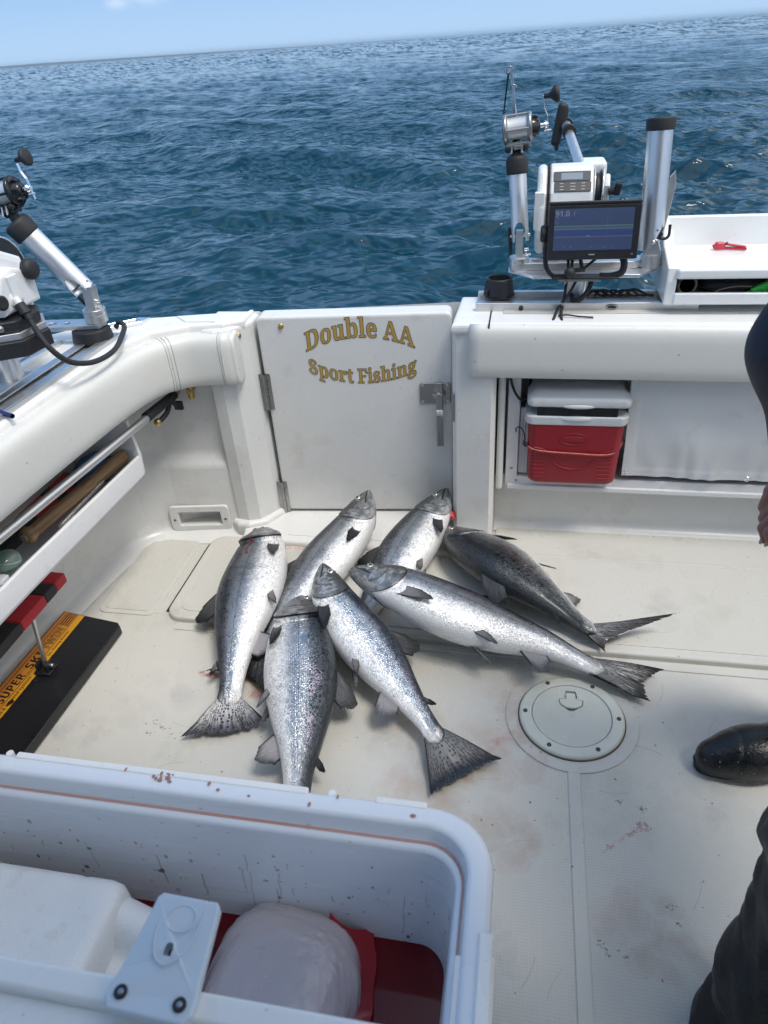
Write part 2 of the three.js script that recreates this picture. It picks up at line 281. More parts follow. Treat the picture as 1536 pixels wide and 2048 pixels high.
// cockpit sole: marks (fish blood, scuffs, scales) are matter lying on it
const floorTex = canvasTex(2048, 2048, (g, W, H) => {
  const S = W / 2.9, X = x => (x + 1.5) * S, Z = z => (z + 2.25) * S, R = rng(31);
  g.fillStyle = '#d4d2ca'; g.fillRect(0, 0, W, H);
  const blot = (x, z, r, col, n = 26, spread = 1) => { g.fillStyle = col; for (let i = 0; i < n; i++) { const a = R() * 6.283, d = Math.sqrt(R()) * r * spread; g.beginPath(); g.ellipse(X(x + Math.cos(a) * d), Z(z + Math.sin(a) * d * 0.8), S * r * (0.1 + 0.35 * R()), S * r * (0.08 + 0.25 * R()), R() * 3, 0, 6.283); g.fill(); } };
  for (let i = 0; i < 150; i++) blot(-1.4 + R() * 2.8, -2.1 + R() * 2.4, 0.03 + R() * 0.11, ['rgba(150,128,100,0.030)', 'rgba(120,120,125,0.030)', 'rgba(175,150,120,0.035)', 'rgba(225,225,220,0.06)'][i % 4], 20);
  // tan tide marks and thin blood washed from the catch
  for (const [x, z, r] of [[-0.02, -1.12, 0.12], [-0.18, -1.0, 0.10], [0.0, -0.9, 0.09], [-0.25, -1.2, 0.09], [0.02, -1.3, 0.08], [-0.3, -0.85, 0.08], [0.3, -0.75, 0.1]]) blot(x, z, r, 'rgba(170,128,100,0.05)', 40);
  const smear = (pts, w, col, n = 60) => { for (let i = 0; i < n; i++) { const t = R() * (pts.length - 1), k = Math.min(pts.length - 2, Math.floor(t)), f = t - k; const x = lerp(pts[k][0], pts[k + 1][0], f) + (R() - 0.5) * w, z = lerp(pts[k][1], pts[k + 1][1], f) + (R() - 0.5) * w; g.fillStyle = col; g.beginPath(); g.ellipse(X(x), Z(z), S * w * (0.15 + 0.4 * R()), S * w * (0.1 + 0.22 * R()), R() * 3, 0, 6.283); g.fill(); } };
  smear([[-0.845, -1.285], [-0.80, -1.282], [-0.77, -1.287]], 0.016, 'rgba(150,30,30,0.16)', 70);
  smear([[-0.69, -1.30], [-0.63, -1.315], [-0.585, -1.33]], 0.05, 'rgba(140,45,35,0.10)', 110);
  smear([[-0.66, -1.24], [-0.6, -1.26]], 0.05, 'rgba(150,70,50,0.08)', 70);
  smear([[-1.28, -1.93], [-1.15, -1.945], [-1.0, -1.955], [-0.97, -1.93]], 0.016, 'rgba(150,60,40,0.16)', 170);
  smear([[-1.3, -1.92], [-1.2, -1.925]], 0.03, 'rgba(170,140,80,0.12)', 60);
  smear([[-0.76, -1.865], [-0.62, -1.862], [-0.53, -1.858]], 0.022, 'rgba(190,90,70,0.13)', 120);
  smear([[-0.09, -1.02], [-0.03, -1.14], [0.05, -1.21], [0.09, -1.25]], 0.03, 'rgba(165,90,75,0.06)', 90);
  smear([[0.22, -0.905], [0.26, -0.94], [0.30, -0.97]], 0.010, 'rgba(140,60,45,0.16)', 40);
  blot(0.31, -0.975, 0.016, 'rgba(150,90,80,0.25)', 16);
  smear([[0.04, -2.07], [0.4, -2.065], [0.9, -2.06]], 0.03, 'rgba(165,140,80,0.05)', 160);
  // flecks, scuffs, fish scales
  for (let i = 0; i < 900; i++) { const x = -1.4 + R() * 2.8, z = -2.08 + R() * 2.2, s = 0.0007 + 0.0016 * R() * R(); g.fillStyle = ['rgba(40,36,34,0.75)', 'rgba(70,50,44,0.7)', 'rgba(95,70,50,0.6)', 'rgba(240,240,240,0.7)'][Math.floor(R() * 4)]; g.beginPath(); g.ellipse(X(x), Z(z), S * s * (0.7 + R()), S * s, R() * 3, 0, 6.283); g.fill(); }
  for (const [x, z] of [[0.345, -0.81], [0.352, -0.775], [0.20, -0.72], [0.212, -0.70], [0.245, -0.70], [0.26, -1.03], [0.31, -1.02], [-0.9, -1.07], [-0.87, -1.09], [-0.84, -1.07], [-0.895, -1.1]]) for (let i = 0; i < 2 + R() * 7; i++) { g.strokeStyle = `rgba(35,34,36,${0.25 + 0.45 * R()})`; g.lineWidth = 1 + R(); const a = X(x + (R() - .5) * (R() - .3) * 0.07), b = Z(z + (R() - .5) * (R() - .3) * 0.05); g.beginPath(); g.moveTo(a, b); g.lineTo(a + (R() - .5) * 9, b + (R() - .5) * 7); g.stroke(); }
  for (let i = 0; i < 60; i++) { g.strokeStyle = 'rgba(110,108,104,0.22)'; g.lineWidth = 0.8 + R(); const a = X(-1.3 + R() * 2.4), b = Z(-2 + R() * 1.9), q = R() * 6.3; g.beginPath(); g.moveTo(a, b); g.quadraticCurveTo(a + Math.cos(q) * 20, b + Math.sin(q) * 20, a + Math.cos(q + .3) * 46, b + Math.sin(q + .3) * 46); g.stroke(); }
});
const floorUV = g => { const p = g.attributes.position, uv = new Float32Array(p.count * 2); for (let i = 0; i < p.count; i++) { uv[i * 2] = (p.getX(i) + 1.5) / 2.9; uv[i * 2 + 1] = 1 - (p.getZ(i) + 2.25) / 2.9; } g.setAttribute('uv', new THREE.BufferAttribute(uv, 2)); return g; };
const treadTex = tex(512, 512, (u, v) => { const a = u * 64, b = v * 64, x = a - Math.floor(a), y = b - Math.floor(b); return grey(clamp(0.2 + 0.8 * Math.pow(Math.abs(Math.sin(Math.PI * x) * Math.sin(Math.PI * y)), 0.6))); });
M.tread = std(0.86, 0.86, 0.86, 0.5, 0, { map: floorTex, bumpMap: rep(treadTex, 2.9 / (64 * 0.0062)), bumpScale: 0.0011, roughnessMap: rep(smudgeTex, 3) });
M.sole = std(0.86, 0.86, 0.86, 0.4, 0, { map: floorTex, roughnessMap: rep(smudgeTex, 3) });
part('cockpit_sole', floorUV(plan([[-1.62, 1.7], [-1.6, -2.15], [1.6, -2.15], [1.62, 1.7]], -0.05, 0, 0)), M.tread, boat);
// central hatch across the stern, standing proud of the sole; a near-black sheet paints the shade and dirt in its gap
const soleGap = part('hatch_gap_sheet', floorUV(plan([[-1.058, -1.52], [-1.058, -1.87], [-1.045, -1.906], [-1.01, -1.918], [1.42, -1.918], [1.42, -1.52]], -0.01, 0.0035, 0)), M.seam, boat);
const hatch = part('hatch_lid', floorUV(plan(rrect(-1.045, 1.41, -1.912, -1.480, 0.05, 8), -0.01, 0.020, 0.007)), M.sole, boat);
part('tread_panel', floorUV(plan(rrect(-1.012, 1.38, -1.886, -1.512, 0.04), 0.018, 0.0225, 0.001)), M.tread, hatch);
part('hatch_margin', floorUV(plan([[-1.0, -1.470], [1.42, -1.470], [1.42, -1.446], [-1.0, -1.446]], -0.01, 0.004, 0.001)), M.sole, boat);
part('port_panel', floorUV(plan(rrect(-1.285, -1.088, -1.89, -1.495, 0.03, 8), -0.01, 0.004, 0.0015)), M.sole, boat);
part('panel_inset', floorUV(plan(rrect(-1.268, -1.106, -1.872, -1.512, 0.02, 8), 0.002, 0.0065, 0.001)), M.tread, boat);
part('aft_margin', floorUV(plan([[-0.06, -2.12], [1.5, -2.12], [1.5, -1.922], [-0.06, -1.922]], -0.01, 0.006, 0.002)), M.sole, boat);
// smooth ring and drain strip moulded round the inspection plate
const PX = 0.166, PZ = -1.253;
part('smooth_ring', floorUV(boxUV(new THREE.CylinderGeometry(0.162, 0.164, 0.016, 72).translate(PX, -0.0045, PZ))), M.sole, boat);
part('smooth_strip', floorUV(plan([[PX - 0.0135, PZ + 0.15], [PX + 0.0135, PZ + 0.15], [PX + 0.016, 1.2], [PX - 0.012, 1.2]], -0.01, 0.0032, 0.001)), M.sole, boat);
{
  const plateMat = std(0.64, 0.655, 0.59, 0.42, 0, { map: rep(wornTex, 3), roughnessMap: smudgeTex });
  const lidMat = std(0.62, 0.642, 0.585, 0.45, 0, { map: rep(wornTex, 3), bumpMap: rep(treadTex, 1 / (64 * 0.0042)), bumpScale: 0.0009 });
  const ring = lathe([[0.098, 0], [0.098, 0.0115], [0.101, 0.0125], [0.122, 0.0115], [0.1285, 0.008], [0.130, 0.0], [0.1, 0]], [PX, 0.0025, PZ], [0, 1, 0], 96);
  const plate = part('inspection_plate', boxUV(ring), plateMat, boat);
  part('plate_gap', boxUV(new THREE.RingGeometry(0.129, 0.1325, 96).rotateX(-Math.PI / 2).translate(PX, 0.0043, PZ)), std(0.10, 0.075, 0.05, 0.8), plate);
  // anchor-shaped lift handle lying in a dark recess
  const hs = new THREE.Shape(); const hz = PZ - 0.045; hs.moveTo(-0.011, 0.026); hs.lineTo(0.011, 0.026); hs.lineTo(0.012, 0.006); hs.lineTo(0.028, 0.003); hs.quadraticCurveTo(0.031, -0.014, 0.012, -0.021); hs.quadraticCurveTo(0, -0.025, -0.012, -0.021); hs.quadraticCurveTo(-0.031, -0.014, -0.028, 0.003); hs.lineTo(-0.012, 0.006); hs.closePath();
  const flat = (sh, y0, d, b) => boxUV(new THREE.ExtrudeGeometry(sh, { depth: d, bevelEnabled: b > 0, bevelSize: b, bevelThickness: b, bevelOffset: -b, bevelSegments: 2, curveSegments: 12 }).rotateX(-Math.PI / 2).translate(PX, y0, hz));
  const grow = new THREE.Shape(); grow.moveTo(-0.0125, 0.034); grow.lineTo(0.0125, 0.034); grow.lineTo(0.0165, 0.014); grow.lineTo(0.0125, 0.0075); grow.lineTo(0.030, 0.0045); grow.quadraticCurveTo(0.033, -0.015, 0.015, -0.023); grow.quadraticCurveTo(0, -0.043, -0.015, -0.023); grow.quadraticCurveTo(-0.033, -0.015, -0.030, 0.0045); grow.lineTo(-0.0125, 0.0075); grow.lineTo(-0.0165, 0.014); grow.closePath();
  const disc = new THREE.Shape(); disc.absarc(0, 0, 0.0965, 0, Math.PI * 2, false); const hole = new THREE.Path(grow.getPoints(10).map(q => new THREE.Vector2(q.x, q.y + 0.045))); disc.holes.push(hole);
  part('plate_lid', boxUV(new THREE.ExtrudeGeometry(disc, { depth: 0.0100, bevelEnabled: true, bevelSize: 0.0008, bevelThickness: 0.0008, bevelOffset: -0.0008, bevelSegments: 2, curveSegments: 64 }).rotateX(-Math.PI / 2).translate(PX, 0.0027, PZ)), lidMat, plate);
  part('handle_well', boxUV(new THREE.CylinderGeometry(0.05, 0.05, 0.002, 40).translate(PX, -0.004, hz)), plateMat, plate);
  part('lift_handle', flat(hs, 0.0098, 0.0040, 0.0008), plateMat, plate);
  for (let k = 0; k < 6; k++) { const a = k * Math.PI / 3 + 0.52 + 0.52, x = PX + 0.114 * Math.cos(a), z = PZ + 0.114 * Math.sin(a); part('screw', lathe([[0.0005, 0.0028], [0.0022, 0.0008], [0.0052, 0.0026], [0.0058, 0]], [x, 0.0138, z], [0, 1, 0], 16), std(0.09, 0.08, 0.065, 0.5, 0.6), plate); }
}
// port side and port end of the transom: one moulding, rounded in the corner and into the sole, with the scupper let into it
{
  const pathP = [[-1.52, 1.6], [-1.47, 0], [-1.435, -0.9], [-1.41, -1.4], [-1.385, -1.62], [-1.352, -1.78], [-1.30, -1.885], [-1.225, -1.935], [-1.10, -1.953], [-0.98, -1.968], [-0.88, -1.98]];
  const c = new THREE.CatmullRomCurve3(pathP.map(([x, z]) => V(x, 0, z)), false, 'centripetal'), L = c.getLength();
  const prof = [[0.0015, 0.075], [0.004, 0.045], [0.012, 0.022], [0.024, 0.009], [0.036, 0.004]], mid = [[0.036, 0.004], [0.060, 0.002], [0.100, 0.0]], up = [[0.100, 0.0], [0.26, 0.0], [0.285, -0.004], [0.305, -0.022], [0.33, -0.028], [0.56, -0.03], [0.745, -0.03]];
  const ringAt = (t, pr) => { const p = c.getPointAt(t), q = c.getTangentAt(t), n = V(-q.z, 0, q.x).normalize(), k = sstep(0.80, 0.90, t); return pr.map(([y, d]) => V(p.x + n.x * (y > 0.2 ? d * k - (1 - k) * 0.02 * y : d), y, p.z + n.z * (y > 0.2 ? d * k - (1 - k) * 0.02 * y : d))).reverse(); };
  const seg = (t0, t1, n, pr) => loft([...Array(n + 1)].map((_, i) => ringAt(lerp(t0, t1, i / n), pr)), { closed: false });
  // path parameter of the two ends of the scupper mouth
  const tx = x => { let lo = 0.6, hi = 1; for (let i = 0; i < 40; i++) { const m = (lo + hi) / 2; c.getPointAt(m).x < x ? lo = m : hi = m; } return lo; }, ta = tx(-1.182), tb = tx(-1.028);
  part('port_liner', merge([seg(0, ta, 90, prof.concat(mid.slice(1), up.slice(1))), seg(ta, tb, 8, prof), seg(ta, tb, 8, up), seg(tb, 1, 10, prof.concat(mid.slice(1), up.slice(1)))].map(g => boxUV(g))), M.gel, boat);
  const wz = c.getPointAt((ta + tb) / 2), tl = Math.atan2(0.0165, 0.12);
  const put = g => g.rotateY(tl).translate(-1.105, 0.068, wz.z + 0.003);
  const sc = part('scupper_frame', put(panelXY(rrect(-0.109, 0.109, -0.052, 0.052, 0.016), 0, 0.012, 0.004, [rrect(-0.076, 0.076, -0.028, 0.026, 0.003).reverse()])), M.gel, boat);
  part('scupper_throat', put(boxUV(merge([new THREE.PlaneGeometry(0.152, 0.12).rotateX(-Math.PI / 2).translate(0, -0.0285, -0.058), new THREE.PlaneGeometry(0.152, 0.12).rotateX(Math.PI / 2).translate(0, 0.0265, -0.058), new THREE.PlaneGeometry(0.12, 0.055).rotateY(Math.PI / 2).translate(-0.0765, -0.001, -0.058), new THREE.PlaneGeometry(0.12, 0.055).rotateY(-Math.PI / 2).translate(0.0765, -0.001, -0.058), new THREE.PlaneGeometry(0.152, 0.055).translate(0, -0.001, -0.117)]))), M.gel, sc);
  for (const s of [-1, 1]) part('screw', put(lathe([[0.0005, 0.002], [0.004, 0.0015], [0.0048, 0]], [s * 0.092, -0.004, 0.012], [0, 0, 1], 14)), std(0.2, 0.16, 0.1, 0.5, 0.7), sc);
}
// columns either side of the transom door
part('port_column', plan([[-0.985, -2.15], [-0.978, -1.985], [-0.965, -1.962], [-0.925, -1.955], [-0.885, -1.968], [-0.842, -2.03], [-0.832, -2.06], [-0.832, -2.15]], 0.0, 0.752, 0.012), M.gel, boat);
part('column_foot', plan([[-0.995, -2.1], [-0.988, -1.955], [-0.962, -1.935], [-0.918, -1.933], [-0.86, -1.962], [-0.81, -2.05], [-0.81, -2.1]], 0.0, 0.060, 0.016, [], 6), M.gel, boat);
part('starboard_column', plan([[-0.203, -2.15], [-0.203, -2.0], [-0.19, -1.985], [-0.085, -1.975], [-0.072, -1.99], [-0.07, -2.15]], 0.0, 0.752, 0.010), M.gel, boat);
part('door_sill', plan([[-0.98, -2.14], [-0.93, -1.878], [-0.90, -1.87], [-0.12, -1.862], [-0.08, -1.90], [-0.07, -2.14]], 0.0, 0.042, 0.014, [], 5), M.gel, boat);
part('sill_tread', boxUV(plan([[-0.74, -2.03], [-0.77, -1.905], [-0.24, -1.90], [-0.22, -2.06]], 0.04, 0.0445, 0.0015)), M.gel, boat);
part('transom_void', box(-0.84, -0.195, 0.03, 0.70, -2.155, -2.138, 0.001), M.gel, boat);
// the door: hinged to port, latched to starboard, turned a few degrees in plan
{
  const x0 = -0.818, x1 = -0.2125, ang = Math.atan2(0.05, 0.61), L = (x1 - x0) / Math.cos(ang);
  const T = g => g.rotateY(ang).translate(x0, 0, -2.048);
  const door = part('transom_door', T(panelXY(rrect(0, L, 0.05, 0.763, 0.02, 8), -0.075, 0, 0.009)), M.gel, boat);
  const font = await new FontLoader().loadAsync('fonts/droid/droid_serif_bold.typeface.json');
  const warp = (g, f) => { g.computeBoundingBox(); const b = g.boundingBox, p = g.attributes.position; return b; };
  function word(text, place, size) {               // outlined letters bent along an arch, a millimetre proud of the door
    const opt = (bev, d) => ({ font, size, depth: d, curveSegments: 5, bevelEnabled: bev > 0, bevelSize: bev, bevelThickness: 0.0002, bevelSegments: 1 });
    const gold = new TextGeometry(text, opt(0, 0.0010)), edge = new TextGeometry(text, opt(0.0015, 0.0005));
    gold.computeBoundingBox(); const b = gold.boundingBox, w = b.max.x - b.min.x;
    for (const g of [edge, gold]) { const p = g.attributes.position; for (let i = 0; i < p.count; i++) { const u = (p.getX(i) - b.min.x) / w, [x, y] = place(u, p.getY(i)); p.setXYZ(i, x, y, p.getZ(i) + 0.0004); } g.computeVertexNormals(); }
    part('lettering_edge', T(boxUV(edge)), std(0.012, 0.012, 0.014, 0.5), door); part('lettering', T(boxUV(gold)), M.gold, door);
  }
  word('Double AA', (u, y) => [0.149 + 0.343 * u, lerp(0.650, 0.654, u) + 0.040 * (1 - (2 * u - 1) ** 2) + y * (1.18 - 0.12 * Math.abs(u - 0.35))], 0.052);
  word('Sport Fishing', (u, y) => [0.152 + 0.343 * u, lerp(0.580, 0.576, u) - 0.038 * (1 - (2 * u - 1) ** 2) + y * 1.02], 0.047);
  for (const yc of [0.515, 0.108]) {               // butt hinges
    const barrel = []; for (let k = 0; k < 5; k++) barrel.push(rod([0.001, yc - 0.062 + k * 0.0252, 0.006], [0.001, yc - 0.062 + k * 0.0252 + 0.0242, 0.006], 0.0062, 0.0062, 14));
    barrel.push(boxC(0.018, 0.126, 0.003, 0.001).translate(0.010, yc, 0.0018), boxC(0.016, 0.126, 0.003, 0.001).translate(-0.010, yc, 0.0012));
    part('hinge', T(merge(barrel)), M.steelWorn, door);
  }
  const lx = 0.552, ly = 0.502;
  part('latch_plate', T(panelXY(rrect(lx - 0.050, lx + 0.050, ly - 0.036, ly + 0.036, 0.009), 0, 0.006, 0.0022)), M.steelWorn, door);
  part('latch_hub', T(merge([lathe([[0.0005, 0.011], [0.006, 0.012], [0.012, 0.011], [0.018, 0.007], [0.024, 0.0055]], [lx + 0.012, ly, 0.0], [0, 0, 1], 32), boxC(0.022, 0.04, 0.009, 0.003).translate(lx + 0.014, ly + 0.018, 0.008)])), M.steelWorn, door);
  const hnd = panelXY([[lx + 0.003, ly], [lx + 0.024, ly], [lx + 0.024, ly - 0.07], [lx + 0.0255, ly - 0.178], [lx + 0.003, ly - 0.178], [lx + 0.002, ly - 0.07]], 0, 0.008, 0.003);
  { const p = hnd.attributes.position; for (let i = 0; i < p.count; i++) { const d = clamp((ly - p.getY(i)) / 0.178); p.setZ(i, p.getZ(i) + 0.006 + 0.014 * sstep(0.15, 0.55, d) + 0.006 * d); } hnd.computeVertexNormals(); }
  part('latch_handle', T(hnd), M.steelWorn, door);
  part('worn_grip', T(panelXY([[lx + 0.003, ly - 0.05], [lx + 0.024, ly - 0.05], [lx + 0.0245, ly - 0.085], [lx + 0.003, ly - 0.085]], 0.0205, 0.0255, 0.001)), M.chrome, door, 'bright worn patch of the latch handle');
  part('keyhole', T(lathe([[0.0005, 0.0125], [0.003, 0.0125], [0.0045, 0.0135], [0.007, 0.012]], [lx + 0.012, ly, 0.001], [0, 0, 1], 20)), M.chrome, door);
  for (const [sx, sy] of [[-1, -1], [-1, 1], [1, -1], [1, 1]]) part('screw', T(lathe([[0.0005, 0.0068], [0.003, 0.0074], [0.005, 0.006]], [lx + sx * 0.040, ly + sy * 0.028, 0], [0, 0, 1], 14)), M.steel, door);
  part('snap_stud', T(lathe([[0.0005, 0.006], [0.003, 0.006], [0.004, 0.003], [0.0075, 0.005], [0.009, 0]], [0.078, 0.733, 0], [0, 0, 1], 20)), M.brass, door);
  part('keeper', box(-0.205, -0.196, 0.452, 0.545, -2.09, -1.99, 0.002), M.steelWorn, boat);
}
part('snap_stud', lathe([[0.0005, 0.006], [0.003, 0.006], [0.004, 0.003], [0.0075, 0.005], [0.009, 0]], [-0.862, 0.722, -2.002], [0.6, 0, 0.8], 20), M.brass, boat);
// covering boards
part('port_gunwale', plan([[-1.60, 1.6], [-1.565, 0], [-1.53, -1.2], [-1.50, -1.65], [-1.46, -1.83], [-1.36, -1.95], [-1.20, -2.03], [-0.86, -2.10], [-0.845, -2.12], [-0.845, -2.02], [-0.90, -1.985], [-1.0, -1.965], [-1.10, -1.90], [-1.145, -1.78], [-1.165, -1.4], [-1.19, -0.6], [-1.24, 1.6]], 0.732, 0.768, 0.012), M.gelWhite, boat);
part('locker_lid', plan([[-1.07, -2.035], [-1.02, -1.985], [-0.925, -1.988], [-0.895, -2.03], [-0.905, -2.068]], 0.762, 0.7725, 0.003), M.gelWhite, boat);
part('stern_cap', plan([[-0.203, -1.975], [-0.196, -2.235], [1.7, -2.24], [1.7, -1.985]], 0.735, 0.768, 0.012), M.gelWhite, boat);
part('cap_joint', box(-0.098, -0.0935, 0.70, 0.7695, -2.12, -1.965, 0.001), M.seam, boat);
part('tread_strip', boxUV(plan([[-0.06, -2.06], [1.7, -2.062], [1.7, -2.16], [-0.06, -2.16]], 0.766, 0.7715, 0.001)), M.tread, boat);
// outer hull, seen only over the side
part('hull_side', boxUV(loft([[-1.6, 1.6], [-1.565, 0], [-1.53, -1.2], [-1.50, -1.65], [-1.45, -1.84], [-1.35, -1.96], [-1.20, -2.05], [-0.86, -2.13], [-0.2, -2.23], [1.7, -2.235]].map(([x, z]) => [V(x + 0.012, 0.755, z + 0.01), V(x + 0.02, 0.5, z), V(x + 0.08, 0, z + 0.06), V(x + 0.16, -0.9, z + 0.12)]), { closed: false })), M.gelWhite, boat);
// padded bolsters
{
  const prof = []; for (let k = 0; k < 32; k++) { const a = k / 32 * 2 * Math.PI, c = Math.cos(a), s = Math.sin(a); prof.push([Math.sign(c) * Math.pow(Math.abs(c), 0.52) * 0.044, Math.sign(s) * Math.pow(Math.abs(s), 0.56) * 0.081]); }
  const path = [[-1.235, 0.678, 1.3], [-1.215, 0.678, 0.4], [-1.188, 0.676, -0.6], [-1.168, 0.672, -1.2], [-1.150, 0.668, -1.55], [-1.128, 0.666, -1.76], [-1.09, 0.665, -1.875], [-1.02, 0.664, -1.94], [-0.93, 0.663, -1.965], [-0.868, 0.662, -1.972]];
  const pad = part('port_bolster', sweep(path, prof.map(([a, b]) => [-a, b])), M.vinyl, boat);
  const curve = new THREE.CatmullRomCurve3(path.map(p => V(...p)), false, 'centripetal');
  const welt = (u, grow, r) => { const p = curve.getPointAt(u), t = curve.getTangentAt(u), o = V(-t.z, 0, t.x).normalize(); return new THREE.TubeGeometry(new THREE.CatmullRomCurve3(prof.map(([a, b]) => V(p.x - o.x * a * grow, p.y + b * grow, p.z - o.z * a * grow)), true), 96, r, 6, true); };
  const stitch = std(0.30, 0.30, 0.29, 0.8);
  const L = curve.getLength(); for (const [d, gr] of [[0.225, 1.0], [0.213, 1.012], [0.201, 1.0], [0.040, 1.0], [0.030, 1.01]]) part('seam', welt(1 - d / L, gr, gr > 1 ? 0.0022 : 0.0011), gr > 1 ? M.vinyl : stitch, pad);
  part('end_cap', (() => { const e = curve.getPointAt(1), t = curve.getTangentAt(1), o = V(-t.z, 0, t.x).normalize(), R = []; for (const [d, k] of [[0, 1], [0.005, 0.985], [0.009, 0.95], [0.0105, 0.85], [0.011, 0.05]]) R.push(prof.map(([a, b]) => V(e.x + t.x * d - o.x * a * k, e.y + b * k, e.z + t.z * d - o.z * a * k))); return boxUV(loft(R)); })(), M.vinyl, pad);
  const prof2 = prof.map(([a, b]) => [a * 0.9, b]);
  part('stern_bolster', sweep([[-0.15, 0.686, -1.995], [-0.148, 0.686, -1.995], [0.3, 0.684, -1.996], [0.8, 0.682, -1.996], [1.5, 0.68, -1.99]], prof2), M.vinyl, boat);
}
// aluminium accessory tracks
{
  const track = (x0, z0, x1, z1, w) => { const d = V(x1 - x0, 0, z1 - z0), L = d.length(), s = []; for (const [a, b, h0, h1] of [[-0.5, 0.5, 0, 0.004], [-0.5, -0.38, 0.003, 0.012], [0.38, 0.5, 0.003, 0.012], [-0.42, -0.16, 0.009, 0.0128], [0.16, 0.42, 0.009, 0.0128]]) s.push(boxC((b - a) * w, h1 - h0, L, 0.001).translate((a + b) / 2 * w, (h0 + h1) / 2 + 0.768, 0)); const g = merge(s); g.rotateY(Math.atan2(d.x, d.z)).translate((x0 + x1) / 2, 0, (z0 + z1) / 2); return g; };
  part('port_track', track(-1.262, 0.2, -1.212, -1.86, 0.085), M.aluDull, boat);
  part('outer_track', track(-1.405, 0.2, -1.345, -1.80, 0.05), M.alu, boat);
  const st = [box(-0.142, 0.478, 0.768, 0.792, -2.105, -2.085, 0.002), box(-0.142, 0.478, 0.768, 0.792, -2.215, -2.195, 0.002), box(-0.142, 0.478, 0.769, 0.775, -2.2, -2.10, 0.001), box(-0.142, 0.478, 0.787, 0.7935, -2.134, -2.15, 0.001), box(-0.142, 0.478, 0.787, 0.7935, -2.18, -2.196, 0.001)].slice(0, 3);
  const track2 = part('stern_track', st, M.aluDull, boat);
  part('oval_badge', boxUV(new THREE.CylinderGeometry(1, 1, 0.002, 40).rotateX(Math.PI / 2).scale(0.0165, 0.008, 1).translate(0.244, 0.781, -2.0845)), M.blackGloss, track2);
  part('badge_rim', boxUV(new THREE.TorusGeometry(1, 0.09, 8, 40).scale(0.0135, 0.0058, 0.006).translate(0.244, 0.781, -2.0833)), M.steel, track2);
  part('track_bolt', lathe([[0.0005, 0.006], [0.006, 0.006], [0.007, 0]], [-0.01, 0.778, -2.085], [0, 0, 1], 10), M.rubber, track2);
  // chromed hawse opening in the port quarter
  const hs = new THREE.Shape([[-0.10, -0.012], [-0.075, -0.024], [0.085, -0.024], [0.115, 0.0], [0.085, 0.024], [-0.075, 0.024], [-0.10, 0.012]].map(a => new THREE.Vector2(...a)));
  hs.holes.push(new THREE.Path([[-0.08, -0.006], [-0.065, -0.013], [0.072, -0.013], [0.085, 0], [0.072, 0.013], [-0.065, 0.013], [-0.08, 0.006]].reverse().map(a => new THREE.Vector2(...a))));
  part('hawse_rim', boxUV(new THREE.ExtrudeGeometry(hs, { depth: 0.005, bevelEnabled: true, bevelSize: 0.003, bevelThickness: 0.003, bevelOffset: -0.003, bevelSegments: 3 }).rotateX(-Math.PI / 2).rotateY(0.62).translate(-1.235, 0.771, -1.935)), M.chrome, boat);
  part('hawse_throat', boxUV(plan([[-0.08, -0.013], [0.085, -0.013], [0.085, 0.013], [-0.08, 0.013]], 0, 0.001, 0).rotateY(0.62).translate(-1.235, 0.7695, -1.935)), M.aluDull, boat);
}
